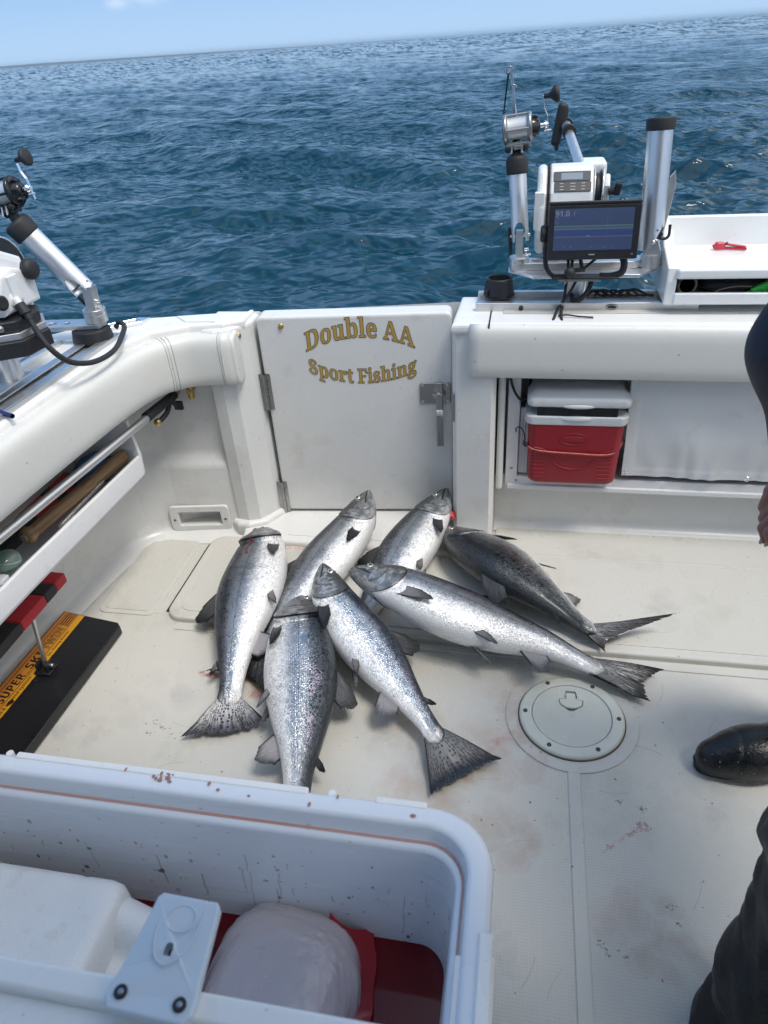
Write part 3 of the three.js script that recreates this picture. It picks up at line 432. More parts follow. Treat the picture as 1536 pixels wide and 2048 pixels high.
// starboard half of the stern: coaming wall, frame, opening, canvas
{
  const wallProf = [[0.0, 0.05], [0.003, 0.03], [0.014, 0.012], [0.035, 0.004], [0.2, 0.0], [0.21, -0.002]];
  part('coaming_wall', boxUV(loft([-0.07, 0.4, 0.9, 1.5].map(x => wallProf.map(([y, d]) => V(x, y + 0.004, -2.105 + d)).reverse()), { closed: false })), M.gel, boat);
  part('coaming_edge', box(-0.066, -0.044, 0.19, 0.66, -2.12, -2.02, 0.010, 4), M.gel, boat);
  const frame = part('locker_frame', panelXY([[-0.036, 0.195], [1.45, 0.195], [1.45, 0.62], [-0.036, 0.62]], -2.062, -2.046, 0.003, [[[0.002, 0.232], [0.002, 0.59], [1.40, 0.59], [1.40, 0.232]]]), M.starboard, boat);
  part('frame_ledge', box(-0.03, 1.45, 0.186, 0.204, -2.075, -2.038, 0.004), M.starboard, frame);
  for (const [x, y] of [[-0.017, 0.262], [0.0, 0.216], [-0.012, 0.606], [0.027, 0.605], [0.29, 0.6], [0.305, 0.6]]) part('screw', lathe([[0.0005, 0.002], [0.003, 0.0026], [0.005, 0]], [x, y, -2.046], [0, 0, 1], 12), M.steelWorn, frame);
  part('locker_inside', boxUV(mergeGeometries([new THREE.PlaneGeometry(1.5, 0.5).translate(0.7, 0.41, -2.196), new THREE.PlaneGeometry(1.5, 0.15).rotateX(-Math.PI / 2).translate(0.7, 0.231, -2.13), new THREE.PlaneGeometry(1.5, 0.15).rotateX(Math.PI / 2).translate(0.7, 0.615, -2.13), new THREE.PlaneGeometry(0.15, 0.5).rotateY(Math.PI / 2).translate(-0.02, 0.41, -2.13)])), M.gel, boat);
  const slat = [box(0.004, 0.047, 0.238, 0.472, -2.075, -2.058, 0.002)]; for (const x of [0.012, 0.020, 0.030, 0.040]) slat.push(box(x - 0.0025, x + 0.0025, 0.239, 0.471, -2.06, -2.0555, 0.0015));
  part('grooved_strip', slat, std(0.62, 0.62, 0.65, 0.5), boat);
  // canvas curtain: sewn hems, slack folds at its lower edge, snaps
  const cv = new THREE.PlaneGeometry(1.06, 0.352, 160, 60), p = cv.attributes.position;
  for (let i = 0; i < p.count; i++) { const x = p.getX(i) + 0.53, y = p.getY(i) + 0.176; const low = sstep(0.2, 0.0, y); let z = 0.009 * Math.exp(-(((x - 0.06 - (0.352 - y) * 0.55) / 0.07) ** 2)) * sstep(0.34, 0.15, y) + 0.0026 * low * Math.sin(x * 95 + 9 * fbm(x * 7, y * 4, 2, 0, 3)) * (0.5 + fbm(x * 5, 3, 2, 0, 8)) * sstep(0.9, 0.02, Math.abs(x - 0.18)) + 0.005 * (fbm(x * 5, y * 6, 3, 0, 15) - 0.5); if (x < 0.03 || y < 0.024) z += 0.0016; z += 0.012 * sstep(0.0, 0.14, y) * sstep(0.352, 0.2, y); p.setXYZ(i, x + 0.318 + (0.352 - y) * 0.028, y + 0.256 - x * 0.012, z - 2.040); }
  cv.computeVertexNormals();
  const cur = part('canvas_curtain', boxUV(cv), new THREE.MeshStandardMaterial({ ...{}, color: M.canvas.color, map: M.canvas.map, roughness: 0.7, side: THREE.DoubleSide, bumpMap: rep(grainTex, 10), bumpScale: 0.0003 }), boat);
  for (const [x, y] of [[0.335, 0.598], [0.338, 0.268], [0.70, 0.258], [1.05, 0.254]]) part('snap', merge([lathe([[0.0005, 0.0035], [0.004, 0.002], [0.0052, 0.0042], [0.008, 0.003], [0.0095, 0]], [x, y, -2.038], [0, 0, 1], 20)]), M.chrome, cur);
  part('loose_cable', cable([[-0.035, 0.64, -2.035], [-0.03, 0.58, -2.03], [-0.012, 0.53, -2.03], [0.008, 0.508, -2.035], [0.024, 0.52, -2.06], [0.03, 0.55, -2.1]], 0.0042, 50, 8), M.rubber, boat);
  part('hanging_cable', cable([[0.16, 0.63, -2.03], [0.13, 0.596, -2.03], [0.09, 0.588, -2.04], [0.05, 0.592, -2.06]], 0.0036, 30, 8), M.rubber, boat);
}
// storage bin hung along the port side
{
  const lip = x => x; const P = [[-1.150, -1.745], [-1.162, -1.5], [-1.178, -1.2], [-1.19, -0.8], [-1.20, -0.2]];
  const bar = loft(P.map(([x, z]) => rrect(-0.006, 0.006, 0.362, 0.432, 0.004, 3).map(([a, b]) => V(x + a + (b - 0.4) * 0.03, b, z))), { capA: true, capB: true });
  const bin = part('storage_bin', boxUV(bar), M.starboard, boat);
  part('end_plate', boxUV(panelXY([[-1.148, 0.366], [-1.143, 0.43], [-1.156, 0.545], [-1.178, 0.556], [-1.40, 0.556], [-1.40, 0.366]], -1.757, -1.743, 0.002)), M.starboard, bin);
  part('bin_floor', boxUV(plan([[-1.155, -1.745], [-1.18, -1.2], [-1.205, -0.2], [-1.42, -0.2], [-1.38, -1.745]], 0.352, 0.366, 0.002)), M.starboard, bin);
  part('pole_bracket', box(-1.30, -1.26, 0.5, 0.62, -1.74, -1.72, 0.003), M.aluDull, bin);
}
// brass fittings on the recess wall
part('hose_bib', merge([rod([-1.046, 0.528, -1.97], [-1.046, 0.575, -1.97], 0.011, 0.011, 8), rod([-1.046, 0.55, -1.99], [-1.046, 0.55, -1.955], 0.008), rod([-1.046, 0.522, -1.97], [-1.046, 0.53, -1.97], 0.0085, 0.0095, 14)]), M.brass, boat);
// hard top and cabin bulkhead ahead of the cockpit: they shade the near half of it
part('hard_top', plan([[-1.65, 2.4], [-1.62, -0.36], [1.62, -0.36], [1.65, 2.4]], 2.12, 2.19, 0.02), M.gelWhite, boat);
part('cabin_bulkhead', box(-1.5, 1.5, 0.0, 2.12, 1.7, 1.78, 0.01), M.gel, boat);
part('starboard_liner', box(1.42, 1.5, 0.0, 0.74, -2.1, 1.7, 0.02), M.gel, boat);
part('starboard_gunwale', box(1.36, 1.7, 0.732, 0.768, -2.2, 1.7, 0.012), M.gelWhite, boat);

// ------------------------------------------------------------------ the catch: seven salmon
const gillEdge = v => 0.226 - 0.105 * Math.pow(Math.abs(2 * v - 1.06), 2.1);
const SC = 185, SR = 62;                             // scales along the flank and from back to belly
function scaleAt(u, v) {                             // nearest scale of a staggered lattice: id and local position
  const y = v * SR, r = Math.floor(y), x = u * SC + (r & 1) * 0.5, c = Math.floor(x); return [c, r, x - c, y - r];
}
const fishBump = tex(2048, 512, (u, v) => {
  if (u < gillEdge(v)) { let h = 0.5 + 0.25 * (fbm(u * 90, v * 26, 4, 0, 12) - 0.5); h += 0.10 * Math.sin(((u - 0.2) * 60) + fbm(u * 30, v * 9, 2, 0, 4) * 7) * sstep(0.1, 0.14, u); return grey(h); }
  const [c, r, x, y] = scaleAt(u, v), t = hash2(c, r, 3) - 0.5, w = hash2(c, r, 4) - 0.5;
  const d = Math.hypot((x - 0.62) * 1.1, (y - 0.5) * 0.95), lost = fbm(u * 26, v * 11, 4, 0, 33) > 0.66 ? 0.15 : 1;
  return grey(0.5 + lost * (0.30 * (0.42 - d) + 0.62 * t * (x - 0.5) + 0.55 * w * (y - 0.5)) + 0.04 * fbm(u * 300, v * 80, 2, 0, 6));
});
function fishMaps(seed, dark, worn, blue) {
  const col = tex(2048, 512, (u, v) => {
    const n = fbm(u * 14, v * 8, 4, 0, seed), n2 = fbm(u * 60, v * 22, 4, 0, seed + 9), vv = v + (n - 0.5) * 0.05 + (n2 - 0.5) * 0.05;
    if (u < gillEdge(v) + 0.003) {                   // head: olive black above, mottled steel with painted highlight streaks on the cheek, pale throat
      let c = mix3([0.028, 0.032, 0.034], [0.075, 0.08, 0.085], sstep(0.20, 0.40, vv)); c = mix3(c, [0.25, 0.26, 0.265], sstep(0.42, 0.62, vv + 0.25 * (n2 - 0.5)) * 0.8 * (1 - dark * 0.55)); c = mix3(c, [0.50, 0.50, 0.49], sstep(0.76, 0.92, vv) * (1 - dark * 0.4));
      c = mix3(c, [0.05, 0.055, 0.06], 0.45 * sstep(0.45, 0.75, fbm(u * 60, v * 9, 3, 0, seed + 9)));
      c = mix3(c, [0.56, 0.57, 0.57], 0.55 * sstep(0.50, 0.75, fbm(u * 80 + 2, v * 13, 4, 0, seed + 19)) * sstep(0.36, 0.52, v) * (1 - dark * 0.6)); const mouth = Math.abs(v - (0.50 + 1.35 * u)) ; if (u < 0.105 && mouth < 0.028) c = mix3(c, [0.015, 0.013, 0.014], sstep(0.028, 0.010, mouth));
      const arc = Math.abs(Math.hypot(u - 0.105, (v - 0.50) * 0.17) - 0.052); if (u > 0.11) c = mix3(c, [0.07, 0.075, 0.08], 0.7 * sstep(0.005, 0.001, arc));
      if (u > gillEdge(v) - 0.006) c = mix3(c, [0.03, 0.03, 0.033], sstep(gillEdge(v) - 0.0025, gillEdge(v) + 0.001, u) * sstep(0.2, 0.4, v));
      return c;
    }
    const [sc, sr, sx, sy] = scaleAt(u, v), h = hash2(sc, sr, seed);
    const backC = mix3([0.020, 0.025, 0.029], [0.024, 0.034, 0.046], blue), flankA = mix3([0.10, 0.107, 0.11], [0.10, 0.125, 0.155], blue), flankB = mix3([0.47, 0.475, 0.475], [0.46, 0.51, 0.565], blue);
    const sh = dark * 0.10;
    let c = mix3(backC, flankA, sstep(0.19 + sh, 0.33 + sh, vv)); c = mix3(c, flankB, sstep(0.33 + sh, 0.47 + sh, vv)); c = mix3(c, [0.88, 0.87, 0.85], sstep(0.52 + sh, 0.64 + sh, vv)); c = mix3(c, [0.90, 0.89, 0.87], sstep(0.66, 0.82, vv));
    const band = Math.exp(-(((vv - 0.35 - sh) / 0.07) ** 2)); c = mix3(c, [0.46, 0.36, 0.48], band * 0.35 * (1 - dark) * sstep(0.45, 0.65, n));
    const cl = vnoise(sc * 0.45 + 50, sr * 0.6 + 50, 0, seed + 60); const k = 0.42 + 0.80 * h + 0.35 * cl * cl; const am = sstep(0.05, 0.2, v) * sstep(1.0, 0.78, v) * (0.30 + 0.70 * (1 - Math.exp(-(((v - 0.43) / 0.11) ** 2)))) * (0.6 + 0.4 * sstep(0.3, 0.6, fbm(u * 20 + 3, v * 9, 3, 0, seed + 70))); c = c.map(x => lerp(x, clamp(x * k), am * 0.85));
    // pigment at the root of each scale
    if (v < 0.62 && sx < 0.30) c = mix3(c, [0.05, 0.06, 0.075], 0.55 * sstep(0.62, 0.25, v) * sstep(0.30, 0.12, sx));
    // rubbed patches where scales are gone
    const lost = sstep(0.66 - worn, 0.70 - worn, fbm(u * 26, v * 11, 4, 0, 33 + seed)) * sstep(0.1, 0.2, v) * sstep(0.85, 0.6, v); c = mix3(c, [0.10, 0.115, 0.14], 0.35 * lost * (0.4 + 0.6 * hash2(Math.floor(u * 500), Math.floor(v * 150), 5)));
    // spots on the back
    for (const [A, B, s, lim] of [[70, 26, 1, 0.42 + sh], [44, 16, 2, 0.34 + sh]]) { const X = u * A, Y = v * B, cx = Math.floor(X), cy = Math.floor(Y); if (v < lim && hash2(cx, cy, seed + s) > 0.40) { const dx = X - cx - 0.2 - 0.6 * hash2(cx, cy, 31), dy = (Y - cy - 0.2 - 0.6 * hash2(cx, cy, 32)) * 1.0, r = 0.12 + 0.2 * hash2(cx, cy, 33); c = mix3(c, [0.010, 0.010, 0.012], 0.9 * sstep(r, r * 0.6, Math.hypot(dx, dy) + 0.25 * (n2 - 0.5))); } }
    if (Math.abs(v - 0.47 - 0.03 * Math.sin(u * 3)) < 0.0035) c = mix3(c, [0.10, 0.11, 0.12], 0.55);
    if (u > 0.93) c = mix3(c, [0.62, 0.60, 0.58], sstep(0.93, 0.97, u) * sstep(0.2, 0.35, v) * 0.6);
    return c;
  }, { srgb: true });
  const orm = tex(1024, 256, (u, v) => {
    const n = fbm(u * 40, v * 14, 4, 0, seed + 40), head = u < gillEdge(v), [c, r] = scaleAt(u, v), h = hash2(c, r, 8);
    const rough = head ? 0.30 + 0.16 * n : lerp(0.30 + 0.14 * n, 0.42, sstep(0.6, 0.9, v)) + 0.08 * (h - 0.5) - 0.04;
    const metal = head ? 0.45 : 0.85 * sstep(0.14, 0.34, v) * lerp(1, 0.22, sstep(0.50, 0.68, v)) + 0.12;
    return [1, rough, metal];
  });
  return phy(1, 1, 1, 1, 1, { map: col, roughnessMap: orm, metalnessMap: orm, bumpMap: fishBump, bumpScale: 0.0026, clearcoat: 0.3, clearcoatRoughness: 0.22 });
}
const fishMats = { blue: fishMaps(101, 0, 0.0, 1), grey: fishMaps(202, 0.1, 0.045, 0.35), dim: fishMaps(303, 0.8, 0.02, 0.1), bright: fishMaps(404, 0.0, -0.03, 0.7) };
const finRough = (u, v) => 0.34 + 0.2 * fbm(u * 30, v * 8, 3, 0, 2);
const rayBump = tex(512, 256, (u, v) => grey(0.5 + 0.5 * Math.sin(u * 6.283 * lerp(26, 34, v)) * (0.6 + 0.4 * fbm(u * 30, v * 6, 3, 0, 2))));
const finMat = (seed, root, tipc, spots, pale) => phy(1, 1, 1, 0.34, 0.25, { side: THREE.DoubleSide, bumpMap: rayBump, bumpScale: 0.0012, clearcoat: 0.4, clearcoatRoughness: 0.2, map: tex(512, 512, (u, v) => {
  const n = fbm(u * 40, v * 5, 4, 0, seed), ray = 0.5 + 0.5 * Math.sin(u * 6.283 * 30 + 3 * n); let c = mix3(root, tipc, sstep(0.35, 0.95, v + 0.35 * (n - 0.5)));
  c = mix3(c, pale, 0.55 * Math.pow(ray, 3) * sstep(0.95, 0.35, v) * sstep(0.35, 0.7, fbm(u * 16, v * 3, 3, 0, seed + 3)));
  if (spots) { const X = u * 26, Y = v * 15, cx = Math.floor(X), cy = Math.floor(Y); if (hash2(cx, cy, seed) > 0.25) { const dx = X - cx - 0.25 - 0.5 * hash2(cx, cy, 3), dy = Y - cy - 0.25 - 0.5 * hash2(cx, cy, 4); c = mix3(c, [0.006, 0.006, 0.008], 0.95 * sstep(0.36, 0.24, Math.hypot(dx * 1.2, dy * 0.8))); } }
  const edge = Math.min(u, 1 - u); c = mix3(c, [0.012, 0.012, 0.015], sstep(0.10, 0.02, edge)); return c;
}, { srgb: true }) });
const finM = { dark: finMat(5, [0.05, 0.053, 0.057], [0.010, 0.011, 0.013], false, [0.17, 0.18, 0.20]), belly: finMat(8, [0.36, 0.34, 0.34], [0.10, 0.10, 0.11], false, [0.42, 0.40, 0.42]), tailPale: finMat(11, [0.62, 0.60, 0.58], [0.05, 0.05, 0.055], true, [0.62, 0.63, 0.64]), tailDark: finMat(14, [0.20, 0.20, 0.205], [0.018, 0.019, 0.022], true, [0.30, 0.30, 0.32]), red: std(0.28, 0.01, 0.015, 0.25) };
const eyeM = { ring: std(0.62, 0.60, 0.52, 0.22, 0.7), pupil: phy(0.004, 0.004, 0.005, 0.08, 0, { clearcoat: 1 }) };
const prof1 = (xs, ys) => s => { let i = 0; while (i < xs.length - 2 && s > xs[i + 1]) i++; const t = clamp((s - xs[i]) / (xs[i + 1] - xs[i])), m = k => k <= 0 ? (ys[1] - ys[0]) / (xs[1] - xs[0]) : k >= xs.length - 1 ? (ys[k] - ys[k - 1]) / (xs[k] - xs[k - 1]) : ((ys[k + 1] - ys[k]) / (xs[k + 1] - xs[k]) + (ys[k] - ys[k - 1]) / (xs[k] - xs[k - 1])) / 2, h = xs[i + 1] - xs[i], t2 = t * t, t3 = t2 * t; return (2 * t3 - 3 * t2 + 1) * ys[i] + (t3 - 2 * t2 + t) * h * m(i) + (-2 * t3 + 3 * t2) * ys[i + 1] + (t3 - t2) * h * m(i + 1); };
const SX = [0, 0.015, 0.05, 0.1, 0.16, 0.25, 0.4, 0.5, 0.62, 0.75, 0.86, 0.93, 0.965, 0.985, 1.0];
const HD = prof1(SX, [0.004, 0.017, 0.040, 0.065, 0.086, 0.105, 0.121, 0.120, 0.103, 0.074, 0.048, 0.041, 0.042, 0.034, 0.008]);
const HV = prof1(SX, [0.004, 0.016, 0.038, 0.064, 0.086, 0.107, 0.127, 0.124, 0.102, 0.067, 0.046, 0.040, 0.042, 0.034, 0.008]);
const WW = prof1(SX, [0.005, 0.018, 0.033, 0.045, 0.056, 0.066, 0.073, 0.071, 0.060, 0.042, 0.027, 0.019, 0.014, 0.010, 0.004]);
const fishR = rng(909);
function makeFish(o) {
  const curve = new THREE.CatmullRomCurve3(o.pts.map(p => V(...p)), false, 'centripetal'), L = o.L || curve.getLength();
  const frame = s => { const C = curve.getPointAt(clamp(s)), T = curve.getTangentAt(clamp(s)), U0 = V(0, 1, 0).addScaledVector(T, -T.y).normalize(), R = T.clone().cross(U0).multiplyScalar(o.side), a = (o.roll || 0) + (o.twist || 0) * (s - 0.5), D = R.clone().multiplyScalar(Math.cos(a)).addScaledVector(U0, Math.sin(a)), U = U0.clone().multiplyScalar(Math.cos(a)).addScaledVector(R, -Math.sin(a)); return { C, T, D, U }; };
  const kd = (o.deep || 1) * L, kw = (o.fat || 1) * L, flare = o.flare || 0.0026, fl = o.floor ?? 0.023;
  const at = (s, phi, f = frame(s), lift = 0) => {
    const c = Math.cos(phi), n = Math.sin(phi), pw = (x, e) => Math.sign(x) * Math.pow(Math.abs(x), e), v = 1 - Math.abs(1 - phi / Math.PI);
    let g = 0; const ge = gillEdge(v), m = sstep(0.10, 0.26, v) * sstep(1.0, 0.86, v);
    if (s < ge) g += flare * (L / 0.75) * m * sstep(ge - 0.10, ge - 0.004, s); else g += -(o.gap || 0.004) * m * sstep(ge + 0.03, ge + 0.004, s) * sstep(ge, ge + 0.009, s) + flare * (L / 0.75) * m * sstep(ge + 0.009, ge, s);
    const mouth = v - (0.50 + 1.35 * s); if (s < 0.11) { g -= 0.0035 * Math.exp(-((mouth / 0.022) ** 2)) * sstep(0.11, 0.08, s); g += 0.0022 * Math.exp(-(((mouth + 0.055) / 0.03) ** 2)) * sstep(0.115, 0.08, s) * sstep(0.0, 0.03, s); }
    const arc = Math.hypot(s - 0.105, (v - 0.50) * 0.17) - 0.052; if (s > 0.105) g -= 0.0016 * Math.exp(-((arc / 0.0035) ** 2));
    const ed = Math.hypot((s - 0.082) * 1, (v - 0.385) * 0.16); g -= 0.002 * Math.exp(-(((ed - 0.011) / 0.004) ** 2));
    const hd = c >= 0 ? HD(s) : HV(s) * (o.belly ? 1 + o.belly * Math.exp(-(((s - 0.45) / 0.2) ** 2)) : 1), x = hd * kd * pw(c, 0.92), y = WW(s) * kw * pw(n, 0.88);
    const p = f.C.clone().addScaledVector(f.D, x).addScaledVector(f.U, y), out = f.D.clone().multiplyScalar(c * 0.5).addScaledVector(f.U, Math.sign(n) * (0.4 + 0.6 * Math.abs(n))).normalize();
    p.addScaledVector(out, g * (n > 0 || s > 0 ? 1 : 0) + lift); const flo = typeof fl === 'function' ? fl(p) : fl; if (p.y < flo) p.y = flo - 0.0005 * (flo - p.y); return p;
  };
  const grp = thing('salmon', o.label, 'fish', [o.pts[2][0], 0, o.pts[2][2]], 'salmon laid out on the cockpit deck');
  const NS = 320, NA = 84, rings = []; for (let j = 0; j <= NS; j++) { const s = Math.pow(j / NS, 1.12), f = frame(s), ring = []; for (let i = 0; i < NA; i++) ring.push(at(s, i / NA * 2 * Math.PI, f)); rings.push(ring); }
  const body = loft(rings, { capA: true, capB: true, uvFn: (u, v) => [Math.pow(v, 1.12), 1 - Math.abs(1 - 2 * u)] });
  part('body', body, o.mat, grp);
  // fins: a thin sheet between a root line and a ragged edge
  const sheet = (root, edge, n, m, th, seed, rag) => { const mk = sg => { const R = []; for (let j = 0; j <= m; j++) { const r = j / m, row = []; for (let i = 0; i <= n; i++) { const a = i / n, P = root(a), e = edge(a), rr = r * (1 - rag * (vnoise(a * n * 0.55, 1, 0, seed) ** 2) * (hash2(i, 3, seed) > 0.6 ? 1 : 0.35)); const q = P.clone().lerp(e.p, rr).addScaledVector(e.n, sg * th * (1 - 0.8 * r) + (e.b || 0) * Math.sin(Math.PI * Math.min(1, r * 0.9)) + 0.0009 * Math.sin(a * 60) * r); if (q.y < 0.0235) q.y = 0.0235 + (sg > 0 ? 0.0012 : 0); row.push(q); } R.push(row); } return R; };
    const A = mk(1), B = mk(-1).reverse(), rings2 = A.concat(B); return loft(rings2, { closed: false, uvFn: (u, v) => [u, v < 0.5 ? v * 2 : 2 - v * 2] }); };
  const E = frame(0.965), T = E.T, tip = (d, l) => E.C.clone().addScaledVector(E.D, d * L).addScaledVector(T, l * L);
  const tD = o.tailD ? V(...o.tailD) : tip(0.15, 0.17), tV = o.tailV ? V(...o.tailV) : tip(-0.15, 0.17);
  const fork = o.fork ? V(...o.fork) : E.C.clone().addScaledVector(T, 0.085 * L).lerp(tD.clone().add(tV).multiplyScalar(0.5), 0.35), Nn = o.tailN ? V(...o.tailN) : E.U;
  part('tail_fin', sheet(a => { const q = 2 * a - 1; return E.C.clone().addScaledVector(E.D, q * 0.045 * L).addScaledVector(T, -0.035 * L * (1 - 0.9 * q * q)).addScaledVector(E.U, 0.0); }, a => { const q = 2 * a - 1, w = Math.pow(Math.abs(q), 0.78), p = fork.clone().lerp(q > 0 ? tD : tV, w); p.addScaledVector(E.D, Math.sign(q) * 0.012 * Math.sin(Math.PI * w)); return { p, n: Nn, b: o.tailB || 0.004 }; }, 90, 14, 0.0035, Math.floor(fishR() * 1e5), 0.10), o.tailMat || finM.tailDark, grp);
  const fin = (name, sA, sB, phiA, phiB, ray, lenA, lenB, mat, bulge = 0.002) => { const seed = Math.floor(fishR() * 1e5), fA = frame(sA), fB = frame(sB), A = at(sA, phiA, fA, -0.003), B = at(sB, phiB, fB, -0.003); const dir = (f, k) => f.T.clone().multiplyScalar(ray[0]).addScaledVector(f.D, ray[1]).addScaledVector(f.U, ray[2]).normalize(); const dA = dir(fA), dB = dir(fB), nn = dA.clone().cross(B.clone().sub(A)).normalize(); return part(name, sheet(a => A.clone().lerp(B, a), a => { const l = lerp(lenA, lenB, a) * L * (1 - 0.35 * sstep(0.55, 1, a)) * (0.62 + 0.38 * sstep(0, 0.34, a)); return { p: A.clone().lerp(B, a).addScaledVector(dA.clone().lerp(dB, a), l), n: nn, b: bulge }; }, 40, 8, 0.0022, seed, 0.10), mat, grp); };
  if (o.dorsal !== false) fin('dorsal_fin', 0.445, 0.575, 0, 0, o.dorsalRay || [0.95, 0.75, 0.0], 0.155, 0.08, finM.dark);
  if (o.adipose !== false) fin('adipose_fin', 0.80, 0.83, 0, 0, [0.9, 0.6, 0], 0.06, 0.05, finM.dark);
  if (o.anal !== false) fin('anal_fin', 0.70, 0.80, Math.PI, Math.PI, o.analRay || [0.75, -0.85, 0], 0.125, 0.05, o.bellyFin || finM.belly);
  for (const sg of [1, -1]) fin('pelvic_fin', 0.525, 0.555, Math.PI - sg * 0.42, Math.PI - sg * 0.62, o.pelvicRay || [0.9, -0.4, 0.10 * sg], 0.11, 0.06, o.bellyFin || finM.belly);
  if (o.pectoral !== false) fin('pectoral_fin', 0.225, 0.250, 2.62, 2.06, o.pecRay || [0.9, -0.2, 0.26], 0.165, 0.11, o.pecMat || finM.dark);
  for (const sg of [1, -1]) {
    const s = 0.082, ph = sg > 0 ? 0.385 * Math.PI : 2 * Math.PI - 0.385 * Math.PI, f = frame(s), c = at(s, ph, f), a = at(s + 0.012, ph, frame(s + 0.012)), b = at(s, ph + 0.2, f), nrm = a.clone().sub(c).cross(b.clone().sub(c)).normalize(); if (nrm.dot(f.U) * sg < 0) nrm.negate();
    const k = L / 0.62, ring = part('eye', lathe([[0.0082 * k, -0.003], [0.0084 * k, 0.0], [0.0066 * k, 0.0016], [0.0045 * k, 0.0022], [0.0002, 0.0023]], [c.x, c.y, c.z], [nrm.x, nrm.y, nrm.z], 24), eyeM.ring, grp);
    part('pupil', lathe([[0.0042 * k, 0.0018], [0.0038 * k, 0.0030], [0.0022 * k, 0.0038], [0.0002, 0.0041]], [c.x, c.y, c.z], [nrm.x, nrm.y, nrm.z], 20), eyeM.pupil, ring);
  }
  return { grp, at, frame, L };
}
const sill = p => p.z < -1.885 ? 0.049 : 0.0235, sole = p => (p.z > -1.474 ? 0.002 : 0.0235);
const F1 = makeFish({ label: 'blue-backed salmon farthest left in the catch, spotted pale tail spread on the deck', mat: fishMats.blue, side: 1, deep: 1.06, fat: 1.12, flare: 0.011, gap: 0.010, floor: sole, tailMat: finM.tailPale,
  pts: [[-0.842, 0.055, -1.885], [-0.826, 0.085, -1.82], [-0.794, 0.098, -1.70], [-0.762, 0.095, -1.47], [-0.735, 0.075, -1.31], [-0.713, 0.045, -1.19], [-0.709, 0.032, -1.145]], roll: -0.16, tailD: [-0.798, 0.008, -1.05], tailV: [-0.592, 0.03, -1.122], fork: [-0.694, 0.016, -1.075], dorsalRay: [0.75, 0.9, -0.3], analRay: [0.35, -1, -0.1], pecRay: [0.9, -0.1, 0.24] });
const F2 = makeFish({ label: 'silver salmon with head propped on the door sill left of centre', mat: fishMats.grey, side: 1, deep: 1.0, fat: 1.05, floor: sill,
  pts: [[-0.492, 0.165, -2.020], [-0.500, 0.150, -1.965], [-0.522, 0.118, -1.875], [-0.585, 0.088, -1.70], [-0.632, 0.072, -1.53], [-0.668, 0.050, -1.40], [-0.690, 0.040, -1.33]], roll: -0.14, dorsalRay: [0.8, 0.9, -0.2], pecRay: [0.95, -0.1, 0.26] });
const F3 = makeFish({ label: 'deep-bodied dark-shouldered salmon lying nearest the ice chest, which hides its tail', mat: fishMats.grey, side: -1, deep: 1.14, fat: 1.22, flare: 0.013, gap: 0.011, floor: sole,
  pts: [[-0.590, 0.098, -1.505], [-0.582, 0.120, -1.455], [-0.560, 0.122, -1.36], [-0.510, 0.100, -1.19], [-0.478, 0.085, -1.05], [-0.452, 0.062, -0.93], [-0.442, 0.048, -0.865]], roll: 0.0, dorsalRay: [0.9, 0.7, -0.35], pecRay: [1, -0.12, 0.28] });
const F4 = makeFish({ label: 'scuffed silver salmon in mid-catch, its fanned dark tail nearest the ice chest corner', mat: fishMats.blue, side: -1, deep: 0.98, fat: 1.05, floor: sole,
  pts: [[-0.546, 0.185, -1.580], [-0.522, 0.170, -1.525], [-0.480, 0.145, -1.455], [-0.365, 0.100, -1.345], [-0.270, 0.080, -1.235], [-0.188, 0.058, -1.148], [-0.148, 0.045, -1.102]], roll: -0.06, tailD: [0.0, 0.015, -1.092], tailV: [-0.155, 0.008, -0.972], fork: [-0.085, 0.01, -1.035], pecRay: [1, -0.4, 0.22] });
const F5 = makeFish({ label: 'long bright salmon lying crosswise on top, tail beside the round inspection plate', mat: fishMats.bright, side: -1, deep: 0.98, fat: 1.1, floor: sole,
  pts: [[-0.462, 0.185, -1.552], [-0.41, 0.182, -1.538], [-0.296, 0.168, -1.508], [-0.17, 0.135, -1.477], [-0.025, 0.098, -1.452], [0.112, 0.072, -1.428], [0.205, 0.052, -1.398], [0.250, 0.045, -1.383]], roll: -0.12, tailD: [0.408, 0.035, -1.415], tailV: [0.362, 0.008, -1.312], fork: [0.352, 0.02, -1.375], pecRay: [0.95, -0.12, 0.27], pecMat: finM.belly, adipose: false });
const F6 = makeFish({ label: 'silver salmon at the door\'s latch side with a red gill showing', mat: fishMats.grey, side: 1, deep: 1.12, fat: 1.1, floor: sill, L: 0.66,
  pts: [[-0.228, 0.155, -2.072], [-0.248, 0.135, -2.02], [-0.285, 0.105, -1.945], [-0.335, 0.085, -1.80], [-0.362, 0.072, -1.70], [-0.41, 0.055, -1.55], [-0.44, 0.045, -1.46]], roll: -0.12, dorsalRay: [0.7, 0.9, -0.2], pecRay: [0.7, -0.5, 0.2], pectoral: true, anal: false, adipose: false });
const F7 = makeFish({ label: 'dark grey-backed salmon lying aft of the long bright one, thin upper tail lobe standing up', mat: fishMats.dim, side: 1, deep: 1.1, fat: 1.15, floor: sole, L: 0.74,
  pts: [[-0.222, 0.075, -1.925], [-0.185, 0.085, -1.885], [-0.115, 0.10, -1.805], [-0.02, 0.105, -1.715], [0.085, 0.088, -1.632], [0.185, 0.062, -1.553], [0.238, 0.055, -1.513]], roll: 0.30, tailD: [0.266, 0.02, -1.474], tailV: [0.456, 0.105, -1.566], fork: [0.266, 0.048, -1.494], tailN: [0.3, 0.8, 0.5], dorsalRay: [0.9, 0.6, -0.4], analRay: [0.75, -0.85, 0] });
